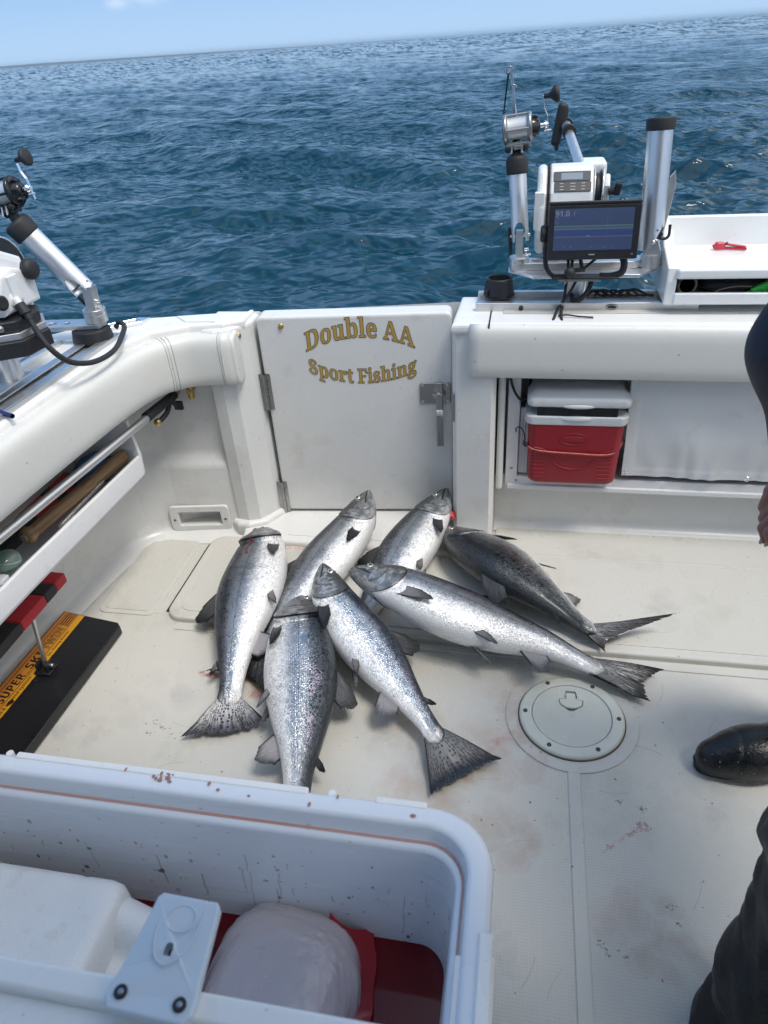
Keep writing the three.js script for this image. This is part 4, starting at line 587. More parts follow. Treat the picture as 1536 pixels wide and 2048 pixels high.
{ // gill frond showing at the starboard fish, blood at the throat and on the flank of the port one
  const g = new THREE.SphereGeometry(1, 32, 24), p = g.attributes.position; for (let i = 0; i < p.count; i++) { const x = p.getX(i), y = p.getY(i), z = p.getZ(i), k = 1 + 0.35 * Math.sin(z * 16 + y * 5) * (0.5 + Math.abs(x)); p.setXYZ(i, x * 0.012 * k, y * 0.012 * k, z * 0.022); } g.computeVertexNormals();
  part('gill', boxUV(g.rotateY(0.5).translate(-0.212, 0.105, -1.985)), phy(0.42, 0.008, 0.015, 0.22, 0, { clearcoat: 0.6 }), F6.grp);
  const bl = (F, pts, w, name) => { const P = []; pts.forEach(([s, ph], i) => { const a = []; for (const e of [-1, -0.5, 0.5, 1]) a.push(F.at(s, ph + e * w * (0.6 + 0.6 * hash2(i, 4, 7)), F.frame(s), 0.0006 + (Math.abs(e) < 1 ? 0.0004 : 0))); P.push(a); }); return part(name, boxUV(loft(P, { closed: false })), phy(0.14, 0.012, 0.012, 0.22, 0, { side: THREE.DoubleSide }), F.grp); };
  const run = []; for (let i = 0; i <= 14; i++) run.push([lerp(0.225, 0.335, i / 14), 1.42 + 0.05 * Math.sin(i * 0.5) + 0.012 * Math.sin(i * 1.7)]); bl(F1, run, 0.042, 'blood_streak');
}

// ------------------------------------------------------------------ foreground ice chest
{
  const chest = thing('ice_chest', 'large white ice chest with open lid and pink stained inner ledge, nearest the camera', 'ice chest', [-0.53, 0, -0.44]);
  const X0 = -1.06, X1 = -0.004, Z0 = -0.686, Z1 = -0.20;
  const ring = (ins, y, r) => rrect(X0 + ins, X1 - ins, -(Z1 - ins), -(Z0 + ins), r, 10).map(([x, z]) => V(x, y, -z));
  const rows = [[0.075, 0.004, 0.05], [0.055, 0.012, 0.06], [0.040, 0.2, 0.065], [0.030, 0.34, 0.07], [0.012, 0.352, 0.085], [0.004, 0.358, 0.095], [0.0, 0.366, 0.098], [0.0, 0.405, 0.098], [0.003, 0.414, 0.097], [0.010, 0.419, 0.094], [0.030, 0.4195, 0.075], [0.036, 0.417, 0.072], [0.039, 0.411, 0.069], [0.0415, 0.386, 0.066], [0.043, 0.382, 0.064], [0.050, 0.3795, 0.059], [0.054, 0.377, 0.056], [0.057, 0.37, 0.054], [0.075, 0.12, 0.05], [0.083, 0.045, 0.05], [0.10, 0.030, 0.04], [0.22, 0.028, 0.02]];
  const per = 3.1, uvf = (u, v, p) => [u * per, 0];
  const bodyG = loft(rows.map(r => ring(...r)), { capB: true });
  const chestTex = canvasTex(2048, 1024, (g, W, H) => {   // wet blood drips, slime beads and a tide line left in the tub (u: way round, v: up the wall)
    const R = rng(12); g.fillStyle = '#e9edf2'; g.fillRect(0, 0, W, H);
    for (let i = 0; i < 240; i++) { const x = R() * W, y = 250 + R() * 520, s = 1 + 3.2 * R() * R(); g.fillStyle = ['rgba(120,70,60,0.5)', 'rgba(105,110,100,0.5)', 'rgba(60,50,48,0.65)', 'rgba(150,140,120,0.45)'][i % 4]; g.beginPath(); g.ellipse(x, y, 1.6 * s * (0.4 + 0.4 * R()), 3.2 * s * (0.8 + R()), 0, 0, 6.3); g.fill(); }
    for (let i = 0; i < 46; i++) { let x = R() * W, y = 270 + R() * 240; const l = 40 + R() * 240; g.strokeStyle = `rgba(${110 + R() * 40},${100 + R() * 40},${95 + R() * 30},${0.3 + 0.3 * R()})`; g.lineWidth = 1.2 + R() * 1.2; g.beginPath(); g.moveTo(x, y); for (let k = 0; k < 8; k++) { x += (R() - .5) * 3; y += l / 8; g.lineTo(x, y); } g.stroke(); }
    for (let i = 0; i < 26; i++) { const x = R() * W, y = 60 + R() * 160; g.fillStyle = 'rgba(150,105,85,0.25)'; g.beginPath(); g.ellipse(x, y, 1.2 + 3 * R(), 3 + 6 * R(), 0, 0, 6.3); g.fill(); }
  });
  // inside wall coordinates for the marks: u round the tub, v down from the rim
  const pm = M.plastic.clone(); pm.map = chestTex; pm.color.setRGB(0.90, 0.92, 0.94);
  const r0 = ring(0.05, 0, 0.06), ringLen = [0]; for (let i = 1; i <= r0.length; i++) ringLen.push(ringLen[i - 1] + r0[i % r0.length].distanceTo(r0[i - 1])); const tot = ringLen[ringLen.length - 1]; ringLen.forEach((v, i) => { ringLen[i] = v / tot; });
  { const n = rows.length, uv = bodyG.attributes.uv, P = bodyG.attributes.position; for (let i = 0; i < uv.count; i++) { const y = P.getY(i); const per2 = ringLen[Math.round(uv.getX(i) * (ringLen.length - 1))] ?? 0; uv.setXY(i, per2, clamp(1 - (0.42 - y) / 0.42)); } }
  part('tub', bodyG, pm, chest);
  // dried pink stain lying along the ledge under the rim
  const stain = []; for (const [ins, y, r] of [[0.0424, 0.3835, 0.0646], [0.0462, 0.3812, 0.0618]]) stain.push(ring(ins + 0.0006, y + 0.0008, r));
  const stTex = tex(1024, 32, (u, v) => { const n = fbm(u * 200, v * 3, 4, 0, 3); return mix3([0.40, 0.17, 0.14], [0.60, 0.40, 0.36], n); }, { srgb: true });
  part('pink_stain', loft(stain), std(1, 1, 1, 0.35, 0, { map: stTex }), chest);
  // latch keepers, drain lip and rim ribs
  part('rim_rib', merge([box(-0.86, -0.315, 0.4, 0.4212, -0.6895, -0.676, 0.003), box(-0.20, -0.115, 0.4, 0.4208, -0.6885, -0.676, 0.003), box(-0.02, 0.0, 0.4, 0.4235, -0.50, -0.22, 0.004), box(-0.05, -0.036, 0.36, 0.412, -0.47, -0.25, 0.003)]), M.plastic, chest);
  part('rope_slot', merge([box(-0.012, 0.004, 0.30, 0.36, -0.50, -0.30, 0.006)]), M.plastic, chest);
  for (const x of [-0.275, -0.88]) part('hinge_peg', rod([x, 0.395, -0.688], [x, 0.414, -0.688], 0.0065), M.plastic, chest);
  // blood spots lying on the rim
  const sp = []; const R = rng(8); for (let i = 0; i < 22; i++) { const c = i < 12 ? [-0.565 + (R() - .5) * 0.05, -0.672 + (R() - .5) * 0.02] : [-1 + R() * 0.88, -0.682 + R() * 0.024]; sp.push(new THREE.SphereGeometry(1, 12, 8).scale(0.0018 + 0.0035 * R(), 0.0007, 0.0016 + 0.0028 * R()).translate(c[0], 0.4215, c[1])); }
  part('blood_spot', merge(sp.map(g => boxUV(g))), std(0.36, 0.19, 0.15, 0.3), chest).userData.kind = 'stuff';
  // open lid standing on the near wall
  const lidRows = []; for (const [dz, ins, r] of [[-0.030, 0.012, 0.02], [-0.032, 0.02, 0.02]]) lidRows.push(0);
  const lid = part('lid', box(X0, X1, 0.425, 0.836, -0.208, -0.158, 0.014, 4), M.plastic, chest);
  part('lid_lip', box(X0 - 0.002, X1 + 0.002, 0.822, 0.846, -0.2185, -0.196, 0.005, 3), M.plastic, lid);
  part('lid_panel', merge([panelXY(rrect(-0.98, -0.33, 0.47, 0.79, 0.03), -0.160, -0.149, 0.005), panelXY(rrect(-0.16, -0.03, 0.47, 0.79, 0.03), -0.160, -0.149, 0.005), panelXY(rrect(-0.32, -0.17, 0.47, 0.76, 0.02), -0.160, -0.1525, 0.004)]), M.plastic, lid);
  // rubbery latch: screwed to the lip, tongue with a keyhole pointing over the tub
  const ls = new THREE.Shape(); const lp = [[-0.036, -0.004], [-0.0355, -0.016], [-0.0335, -0.026], [-0.0280, -0.080], [-0.0245, -0.084], [0.0245, -0.084], [0.0280, -0.080], [0.0335, -0.026], [0.0355, -0.016], [0.036, -0.004], [0.031, 0.003], [-0.031, 0.003]];
  lp.forEach(([x, z], i) => i ? ls.lineTo(x, -z) : ls.moveTo(x, -z)); ls.closePath(); const kh = new THREE.Path(); kh.moveTo(-0.0055, 0.036); kh.lineTo(-0.0055, 0.044); kh.absarc(0, 0.044, 0.0055, Math.PI, 0, true); kh.lineTo(0.0055, 0.036); kh.closePath(); ls.holes.push(kh);
  const lg = new THREE.ExtrudeGeometry(ls, { depth: 0.006, bevelEnabled: true, bevelSize: 0.0022, bevelThickness: 0.0022, bevelOffset: -0.0022, bevelSegments: 3, curveSegments: 12 }).rotateX(-Math.PI / 2);
  { const p = lg.attributes.position; for (let i = 0; i < p.count; i++) { const z = p.getZ(i); p.setY(i, p.getY(i) + 0.006 * sstep(-0.02, -0.05, z)); } lg.computeVertexNormals(); }
  const put = g => g.rotateY(-0.03).translate(-0.254, 0.8475, -0.194);
  const latch = part('latch', boxUV(put(lg)), phy(0.58, 0.66, 0.74, 0.4), lid);
  part('latch_emblem', boxUV(put(merge([new THREE.TorusGeometry(1, 0.055, 6, 40).scale(0.0125, 0.0105, 0.012).rotateX(-Math.PI / 2).translate(0, 0.0144, -0.066), cable([[-0.017, 0.0140, -0.078], [-0.016, 0.0140, -0.052], [-0.009, 0.0140, -0.036], [0, 0.0140, -0.031], [0.009, 0.0140, -0.036], [0.016, 0.0140, -0.052], [0.017, 0.0140, -0.078]], 0.0007, 50, 5)]).translate(0, -0.0007, 0))), phy(0.58, 0.66, 0.74, 0.4), lid);
  for (const sx of [-1, 1]) { part('recess_disc', boxUV(put(lathe([[0.0052, 0.006], [0.0052, 0.0100], [0.004, 0.0102], [0.0002, 0.0092]], [sx * 0.0245, 0, -0.009], [0, 1, 0], 20))), M.rubber, lid); part('screw', boxUV(put(lathe([[0.0026, 0.0090], [0.0022, 0.0099], [0.0002, 0.0097]], [sx * 0.0245, 0, -0.009], [0, 1, 0], 16))), M.steelWorn, lid); }  // black disc stands for the shaded recess round each screw
  // bloody melt water, ice, jug
  const wat = ring(0.0735, 0, 0.05), sh = new THREE.Shape(wat.map(p => new THREE.Vector2(p.x, -p.z)));
  const wg = boxUV(new THREE.ExtrudeGeometry(sh, { depth: 0.082, bevelEnabled: false }).rotateX(-Math.PI / 2).translate(0, 0.036, 0));
  solo('bloody_water', wg, phy(0.10, 0.003, 0.007, 0.05, 0, { ior: 1.34 }), 'dark red bloody melt water filling the bottom of the ice chest', 'liquid');
  const ig = new THREE.IcosahedronGeometry(1, 40), ip = ig.attributes.position;
  for (let i = 0; i < ip.count; i++) { const q = V().fromBufferAttribute(ip, i), e = x => Math.sign(x) * Math.pow(Math.abs(x), 0.68); let k = 1 + 0.10 * (fbm(q.x * 2 + 5, q.z * 3 + q.y * 2 + 5, 4, 0, 7) - 0.5) + 0.004 * (fbm(q.x * 12 + 9, q.z * 22 + q.y * 14, 3, 0, 8) - 0.5); ip.setXYZ(i, e(q.x) * 0.130 * k, e(q.y) * 0.078 * k + 0.016 * (0.4 - q.z), e(q.z) * 0.140 * k); } ig.computeVertexNormals();
  const iceMat = phy(0.88, 0.80, 0.82, 0.30, 0, { transmission: 0.5, thickness: 0.06, ior: 1.31, attenuationColor: new THREE.Color(0.86, 0.78, 0.80), attenuationDistance: 0.10, bumpMap: rep(grainTex, 3), bumpScale: 0.0011, roughnessMap: rep(smudgeTex, 6), clearcoat: 1, clearcoatRoughness: 0.05 });
  solo('ice_block', boxUV(ig.rotateY(-0.10).translate(-0.345, 0.118, -0.480)), iceMat, 'rounded frosty block of ice half sunk in the red water of the ice chest', 'ice');
  // torn edge of the clear bag frozen to the block
  const bg = []; for (let j = 0; j <= 10; j++) { const a = []; for (let i = 0; i <= 30; i++) { const t = i / 30, w = j / 10; a.push(V(-0.285 + 0.075 * w + 0.02 * Math.sin(t * 3) * w + 0.002 * Math.sin(t * 21 + w * 3), 0.128 + 0.05 * (1 - w) * (1 - 0.6 * t) + 0.002 * Math.sin(t * 17 + w * 5), -0.612 + 0.25 * t + 0.012 * Math.sin(w * 4))); } bg.push(a); }
  solo('plastic_bag', boxUV(loft(bg, { closed: false })), phy(0.60, 0.03, 0.045, 0.12, 0, { transmission: 0.6, thickness: 0, side: THREE.DoubleSide }), 'thin clear bag stained red clinging to the right side of the ice block', 'plastic bag');
  const jugM = phy(0.84, 0.85, 0.85, 0.36, 0, { map: rep(wornTex, 2.4), bumpMap: rep(grainTex, 9), bumpScale: 0.0006 });
  const jug = thing('plastic_jug', 'scuffed white plastic jug lying on its side at the left of the ice chest', 'jug', [-0.78, 0.12, -0.45]);
  part('jug_body', (() => { const rows = []; for (const [x, k] of [[-0.985, 0.55], [-0.98, 0.85], [-0.965, 0.97], [-0.94, 1], [-0.70, 1], [-0.69, 0.985], [-0.68, 1], [-0.64, 1], [-0.622, 0.965], [-0.611, 0.87], [-0.607, 0.6], [-0.606, 0.05]]) rows.push(rrect(-0.092 * k, 0.092 * k, -0.092 * k, 0.092 * k, 0.028 * k, 6).map(([a, b]) => V(x, 0.212 + b, -0.467 + a))); return boxUV(loft(rows, { capA: true })); })(), jugM, jug);
  part('jug_shoulder', boxUV(sdfGeo([-0.575, 0.235, -0.49], 0.10, 44, (x, y, z) => smin(capsule([x, y, z], [-0.62, 0.25, -0.515], [-0.555, 0.238, -0.505], 0.034, 0.032), capsule([x, y, z], [-0.62, 0.21, -0.44], [-0.57, 0.20, -0.445], 0.03, 0.026), 0.05))), jugM, jug);
  part('jug_cap', lathe([[0.0002, 0.02], [0.014, 0.02], [0.016, 0.017], [0.0165, 0]], [-0.548, 0.20, -0.445], [1, 0, 0], 28), jugM, jug);
}
// ------------------------------------------------------------------ red lunch cooler in the stern locker
{
  const c = thing('lunch_cooler', 'small red cooler with white lid strapped into the stern locker', 'cooler', [0.165, 0.235, -2.10]);
  const rows = []; for (const [y, k, d] of [[0.238, 0.80, 0.80], [0.240, 0.86, 0.87], [0.247, 0.905, 0.92], [0.262, 0.92, 0.94], [0.36, 0.945, 0.965], [0.452, 0.97, 0.985], [0.455, 0.968, 0.98]]) rows.push(rrect(-0.148 * k, 0.148 * k, -0.085 * d, 0.085 * d, 0.026, 8).map(([x, z]) => V(0.170 + x, y, -2.075 - z)));
  const tub = loft(rows, { capA: true });
  part('tub', boxUV(tub), phy(0.27, 0.010, 0.020, 0.38, 0, { map: rep(wornTex, 2) }), c);
  const red = phy(0.27, 0.010, 0.020, 0.4);
  const fz = y => -2.075 + 0.085 * lerp(0.94, 0.985, (y - 0.26) / 0.19) + 0.0006;
  const emb = [cable([[0.05, 0.37, fz(.37)], [0.085, 0.36, fz(.36)], [0.115, 0.315, fz(.315)], [0.165, 0.296, fz(.296)], [0.215, 0.31, fz(.31)], [0.25, 0.352, fz(.352)], [0.29, 0.366, fz(.366)]], 0.0022, 80, 8), boxUV(new THREE.TorusGeometry(1, 0.045, 6, 48).scale(0.042, 0.019, 0.03).translate(0.168, 0.402, fz(.402))), panelXY(rrect(0.137, 0.199, 0.395, 0.411, 0.002), fz(.40) - 0.002, fz(.40) + 0.0016, 0.0006)];
  for (let k = 0; k < 6; k++) { const y = 0.262 + k * 0.0145; emb.push(box(0.048, 0.085, y, y + 0.004, fz(y) - 0.003, fz(y) + 0.0012, 0.001), box(0.245, 0.285, y, y + 0.004, fz(y) - 0.003, fz(y) + 0.0012, 0.001)); }
  part('embossing', emb, red, c);
  const white = phy(0.60, 0.63, 0.66, 0.36, 0, { map: rep(wornTex, 2.5) });
  const rim = []; for (const [y, k] of [[0.450, 1.0], [0.455, 1.02], [0.474, 1.028], [0.479, 1.02], [0.480, 0.9]]) rim.push(rrect(-0.148 * k, 0.148 * k, -0.085 * k, 0.085 * k, 0.024, 8).map(([x, z]) => V(0.170 + x, y, -2.075 - z)));
  part('rim', boxUV(loft(rim, { capB: true })), white, c);
  part('handle', box(0.052, 0.288, 0.478, 0.515, -2.05, -1.9905, 0.004), M.blackGloss, c, 'black folded carry handle');
  const lidR = []; for (const [y, k, dz] of [[0.510, 0.985, -0.002], [0.5125, 1.012, -0.001], [0.519, 1.022, 0], [0.531, 1.02, 0], [0.538, 0.99, -0.003], [0.548, 0.9, -0.012], [0.554, 0.86, -0.016], [0.556, 0.7, -0.016]]) lidR.push(rrect(-0.148 * k, 0.148 * k, -0.088 * k, 0.088 * k, 0.02, 8).map(([x, z]) => V(0.173 + x, y, -2.073 - z + dz)));
  const lid = part('lid', boxUV(loft(lidR, { capA: true, capB: true })), white, c);
  part('lid_emblem', merge([boxUV(new THREE.TorusGeometry(1, 0.05, 6, 48).scale(0.044, 0.014, 0.02).rotateX(-1.25).translate(0.178, 0.5525, -2.055)), box(0.15, 0.206, 0.553, 0.5555, -2.059, -2.049, 0.001)]), white, lid);
  part('finger_lip', merge([boxUV(new THREE.SphereGeometry(1, 32, 16).scale(0.05, 0.008, 0.01).translate(0.172, 0.514, -1.988)), boxUV(new THREE.SphereGeometry(1, 32, 16).scale(0.05, 0.010, 0.008).translate(0.170, 0.471, -1.991))]), white, lid);
  // bungee cord with a wire hook
  const cordTex = tex(256, 64, (u, v) => { const a = Math.sin(6.283 * (u * 9 + v)) * Math.sin(6.283 * (u * 9 - v)); return a > 0.35 ? [0.55, 0.25, 0.2] : hash2(Math.floor(u * 60), Math.floor(v * 8), 4) > 0.75 ? [0.05, 0.02, 0.02] : [0.40, 0.03, 0.03]; }, { srgb: true });
  const b = thing('bungee_cord', 'red braided bungee cord stretched across the front of the red cooler', 'cord', [0.17, 0.36, -2.0]);
  part('cord', cable([[0.018, 0.374, -2.03], [0.032, 0.366, -2.005], [0.05, 0.362, -1.991], [0.17, 0.354, -1.9875], [0.28, 0.354, -1.99], [0.304, 0.362, -2.01], [0.32, 0.378, -2.04]], 0.0036, 120, 10), std(1, 1, 1, 0.7, 0, { map: rep(cordTex, 5, 1) }), b);
  part('hook', cable([[0.022, 0.376, -2.026], [0.018, 0.40, -2.024], [0.010, 0.416, -2.028], [0.0, 0.419, -2.032], [-0.008, 0.410, -2.036], [-0.007, 0.398, -2.038]], 0.0018, 50, 8), M.black, b);
  part('hook_collar', lathe([[0.003, 0], [0.008, 0.003], [0.007, 0.014], [0.003, 0.018]], [0.030, 0.367, -2.006], [-0.7, 0.45, -0.5], 16), M.rubber, b);
}
// ------------------------------------------------------------------ planer board on the sole to port
{
  const g = thing('planer_board', 'black double planer board with orange sticker lying along the port side', 'planer board', [-1.285, 0, -1.0]);
  const wood = std(0.008, 0.009, 0.011, 0.42, 0, { bumpMap: rep(grainTex, 5), bumpScale: 0.0006, roughnessMap: rep(smudgeTex, 3) });
  part('lower_board', plan([[-1.362, -1.452], [-1.163, -1.422], [-1.149, -1.408], [-1.178, -0.5], [-1.395, -0.5]], 0.004, 0.036, 0.005), wood, g);
  const stick = canvasTex(2048, 256, (c, W, H) => {  // length of the board runs along the canvas, outboard edge at the top
    const gr = c.createLinearGradient(0, 0, 0, H); gr.addColorStop(0, '#e08a3a'); gr.addColorStop(0.6, '#e39a2e'); gr.addColorStop(1, '#dba023'); c.fillStyle = gr; c.fillRect(0, 0, W, H);
    c.fillStyle = '#17130f'; c.fillRect(0, 40, W, 7); c.fillRect(0, 172, W, 7); for (let k = 0; k < 4; k++) c.fillRect(W - 128, 62 + k * 28, 128, 15);
    c.font = 'bold 126px sans-serif'; c.textBaseline = 'alphabetic'; c.fillText('SUPER', 1200, 160, 255); c.fillText('SKI', 1500, 160, 160);
    c.lineWidth = 7; c.strokeStyle = '#17130f'; c.font = 'bold 118px sans-serif'; c.strokeText('TWIN', 1685, 158, 215); c.fillRect(1460, 152, 34, 8);
    c.font = 'bold 44px sans-serif'; c.fillText('Planer Boards & Retrieval Systems', 960, 230, 490); c.font = 'bold 38px sans-serif'; c.fillText('Inc. Planing Boards', 1640, 228, 240);
    const R = rng(3); for (let i = 0; i < 70; i++) { c.fillStyle = 'rgba(15,15,17,0.9)'; c.beginPath(); c.ellipse(1230 + (R() - .5) * 40, 250 - R() * 46, 12 * R(), 9 * R(), 0, 0, 7); c.fill(); } for (let i = 0; i < 40; i++) { c.fillStyle = 'rgba(15,15,17,0.85)'; c.beginPath(); c.ellipse(R() * W, R() < 0.5 ? 0 : H, 10 * R(), 5 * R(), 0, 0, 7); c.fill(); }
  });
  const sg = new THREE.PlaneGeometry(1, 1, 1, 1), sp = sg.attributes.position; // corners: far outboard, far inboard, near outboard, near inboard
  const q = { '-1,1': [-1.386, -0.56], '1,1': [-1.354, -1.446], '-1,-1': [-1.308, -0.56], '1,-1': [-1.280, -1.434] }; for (let i = 0; i < 4; i++) { const [x, z] = q[`${Math.sign(sp.getX(i))},${Math.sign(sp.getY(i))}`]; sp.setXYZ(i, x, 0.0375, z); } sg.computeVertexNormals();
  part('sticker', sg, std(1, 1, 1, 0.45, 0, { map: stick, roughnessMap: smudgeTex, side: THREE.DoubleSide }), g);
  // striped upper board, carried by two struts
  const stripes = [[-1.385, -1.335, 'r'], [-1.335, -1.285, 'k'], [-1.285, -1.175, 'r'], [-1.175, -1.07, 'k'], [-1.07, -0.95, 'r'], [-0.95, -0.5, 'k']];
  const geo = { r: [], k: [] }; for (const [z0, z1, c] of stripes) geo[c].push(box(-1.335, -1.246, 0.218, 0.250, z0 + 0.0004, z1 - 0.0004, 0.004));
  part('upper_board', geo.k, std(0.012, 0.013, 0.015, 0.5, 0, { bumpMap: rep(grainTex, 5), bumpScale: 0.0006 }), g); part('red_band', geo.r[0], M.redPaint, g); part('red_band', geo.r[1], M.redPaint, g); part('red_band', geo.r[2], M.redPaint, g);
  for (const z of [-1.215, -0.68]) part('strut', rod([-1.268, 0.05, z + 0.003], [-1.256, 0.225, z - 0.012], 0.0062), M.aluDull, g);
  for (const z of [-1.21, -0.68]) { part('bracket', merge([box(-1.295, -1.245, 0.036, 0.044, z - 0.022, z + 0.022, 0.003), box(-1.288, -1.280, 0.04, 0.07, z - 0.016, z + 0.016, 0.003), box(-1.258, -1.250, 0.04, 0.07, z - 0.016, z + 0.016, 0.003)]), M.black, g); part('bracket_bolt', lathe([[0.0002, 0.012], [0.004, 0.012], [0.0075, 0.009], [0.008, 0]], [-1.251, 0.058, z], [1, 0, 0], 6), M.steelWorn, g); }
}
// ------------------------------------------------------------------ things stowed in the port bin
solo('landing_pole', merge([rod([-1.222, 0.552, -0.55], [-1.118, 0.532, -1.83], 0.0125, 0.0125, 24)]), M.aluDull, 'long bare aluminium pole lying across the top of the port bin', 'pole');
{
  const wandM = M.rubber, w = thing('hose_wand', 'black rubber hose nozzle with brass ends hanging under the port bolster', 'hose nozzle', [-1.11, 0.54, -1.90]);
  part('grip', merge([rod([-1.122, 0.534, -1.80], [-1.098, 0.540, -1.955], 0.0165, 0.0145), rod([-1.105, 0.535, -1.93], [-1.085, 0.505, -1.945], 0.009)]), wandM, w);
  part('lever', merge([cable([[-1.10, 0.532, -1.92], [-1.105, 0.505, -1.90], [-1.118, 0.49, -1.865]], 0.008, 30, 10), boxC(0.03, 0.03, 0.012, 0.004).translate(-1.085, 0.508, -1.945)]), wandM, w);
  part('brass_end', merge([rod([-1.098, 0.541, -1.955], [-1.095, 0.543, -1.972], 0.011, 0.011, 12)]), M.brass, w); part('brass_tip', boxUV(new THREE.SphereGeometry(0.0125, 20, 14).translate(-1.123, 0.489, -1.86)), M.brass, w);
}
{
  const oak = tex(512, 256, (u, v) => { const n = fbm(u * 6, v * 60, 5, 0, 3), r = Math.pow(fbm(u * 3, v * 34, 4, 0, 8), 1.2); let c = mix3([0.13, 0.07, 0.03], [0.29, 0.18, 0.085], n); return mix3(c, [0.07, 0.04, 0.02], sstep(0.52, 0.66, r) * 0.8); }, { srgb: true });
  const c = thing('wooden_club', 'brown wooden fish club with rounded knob lying in the port bin', 'club', [-1.2, 0.43, -1.5]);
  const a = V(-1.208, 0.462, -1.262), d = V(-1.188, 0.437, -1.735).sub(a), L = d.length();
  const g = new THREE.LatheGeometry([[0.0005, -0.004], [0.012, -0.004], [0.0195, 0.0], [0.0225, 0.008], [0.0225, 0.016], [0.0185, 0.024], [0.0165, 0.032], [0.018, 0.12], [0.0185, 0.24], [0.0195, 0.25], [0.0205, 0.38], [0.0205, L - 0.012], [0.017, L - 0.002], [0.0005, L]].map(p => new THREE.Vector2(...p)), 36);
  { const uv = g.attributes.uv; for (let i = 0; i < uv.count; i++) uv.setXY(i, uv.getY(i) * 1.4, uv.getX(i) * 1.0); }
  part('club_body', aim(g, a, d), std(1, 1, 1, 0.5, 0, { map: oak, bumpMap: oak, bumpScale: 0.0006 }), c);
  part('end_disc', aim(lathe([[0.0002, -0.0062], [0.0095, -0.0058], [0.0100, -0.0035]], [0, 0, 0], [0, 1, 0], 28), a, d), std(0.34, 0.31, 0.27, 0.5), c); part('end_mark', aim(boxUV(new THREE.TorusGeometry(0.0052, 0.0009, 6, 28).rotateX(Math.PI / 2).translate(0, -0.0062, 0)), a, d), std(0.08, 0.06, 0.05, 0.6), c);
}
{
  const c = thing('lure_bulb', 'clear and green bulb-shaped lure beside the knob of the wooden club', 'lure', [-1.21, 0.42, -1.19]);
  const gl = phy(0.85, 0.95, 0.9, 0.06, 0, { transmission: 0.85, thickness: 0.02, ior: 1.45, attenuationColor: new THREE.Color(0.5, 0.8, 0.65), attenuationDistance: 0.05 });
  part('bulb', boxUV(new THREE.SphereGeometry(0.031, 40, 28).scale(1.0, 0.85, 1.15).translate(-1.214, 0.446, -1.185)), gl, c);
  part('green_core', boxUV(new THREE.SphereGeometry(0.024, 32, 20, 0, 6.3, 1.5, 1.65).translate(-1.214, 0.446, -1.185)), std(0.03, 0.22, 0.13, 0.4), c);
  part('seam_band', boxUV(new THREE.TorusGeometry(0.0312, 0.0012, 6, 40).rotateX(1.2).translate(-1.214, 0.446, -1.185)), std(0.3, 0.42, 0.36, 0.4), c);
}
{
  const b = thing('small_box', 'small white box with dark print near the camera end of the port bin', 'box', [-1.21, 0.40, -1.10]);
  part('carton', box(-1.26, -1.19, 0.368, 0.435, -1.15, -0.98, 0.003), std(0.62, 0.64, 0.68, 0.6), b);
  const pr = canvasTex(128, 128, (g, W, H) => { g.fillStyle = '#c9ccd2'; g.fillRect(0, 0, W, H); g.fillStyle = '#222'; g.font = 'bold 64px sans-serif'; g.fillText('N', 34, 70); g.font = 'bold 22px sans-serif'; g.fillText('2', 86, 96); });
  part('print', new THREE.PlaneGeometry(0.05, 0.05).rotateX(-Math.PI / 2).rotateY(0.9).translate(-1.215, 0.4365, -1.11), std(1, 1, 1, 0.6, 0, { map: pr }), b);
}
{
  const cl = new THREE.IcosahedronGeometry(1, 14), p = cl.attributes.position; for (let i = 0; i < p.count; i++) { const x = p.getX(i), y = p.getY(i), z = p.getZ(i), k = 1 + 0.35 * (fbm(x * 2.2 + 4, z * 2.2 + y * 2 + 4, 4, 0, 3) - 0.5); p.setXYZ(i, x * 0.045 * k, y * 0.05 * k, z * 0.085 * k); } cl.computeVertexNormals();
  solo('blue_cloth', boxUV(cl.translate(-1.255, 0.425, -1.655)), std(0.03, 0.09, 0.22, 0.9, 0, { bumpMap: rep(grainTex, 20), bumpScale: 0.001 }), 'crumpled blue cloth behind the wooden club in the port bin', 'cloth');
  const r = thing('striped_board', 'second red and black banded board stowed behind the wooden club', 'board', [-1.29, 0.37, -1.5]);
  const mk = (z0, z1) => box(-1.335, -1.275, 0.40, 0.432, z0, z1, 0.004); part('red_band', mk(-1.63, -1.54), M.redPaint, r); part('black_band', mk(-1.54, -1.50), M.black, r); part('red_band', mk(-1.50, -1.40), M.redPaint, r); part('black_band', mk(-1.40, -0.9), M.black, r);
  const s = []; for (let i = 0; i <= 380; i++) { const t = i / 380, a = t * 38 * 6.283; s.push([-1.180 + 0.0075 * Math.cos(a), 0.432 + 0.0075 * Math.sin(a), -1.58 + 0.22 * t]); }
  solo('wire_spring', cable(s, 0.0011, 1500, 5), M.steel, 'thin coiled wire spring beside the wooden club in the port bin', 'spring');
  solo('white_leader', cable([[-1.185, 0.41, -1.37], [-1.188, 0.415, -1.30], [-1.196, 0.412, -1.24], [-1.205, 0.40, -1.20], [-1.2, 0.395, -1.17]], 0.0022, 50, 6), std(0.7, 0.72, 0.74, 0.5), 'loop of white leader line between the club and the bin lip', 'line');
  solo('blue_rope', merge([cable([[-1.255, 0.79, -1.30], [-1.215, 0.784, -1.328], [-1.185, 0.778, -1.322], [-1.155, 0.777, -1.312]], 0.006, 40, 10)]), std(0.012, 0.035, 0.16, 0.8, 0, { bumpMap: rep(grainTex, 40), bumpScale: 0.001 }), 'frayed end of blue rope lying on the port gunwale', 'rope');
}

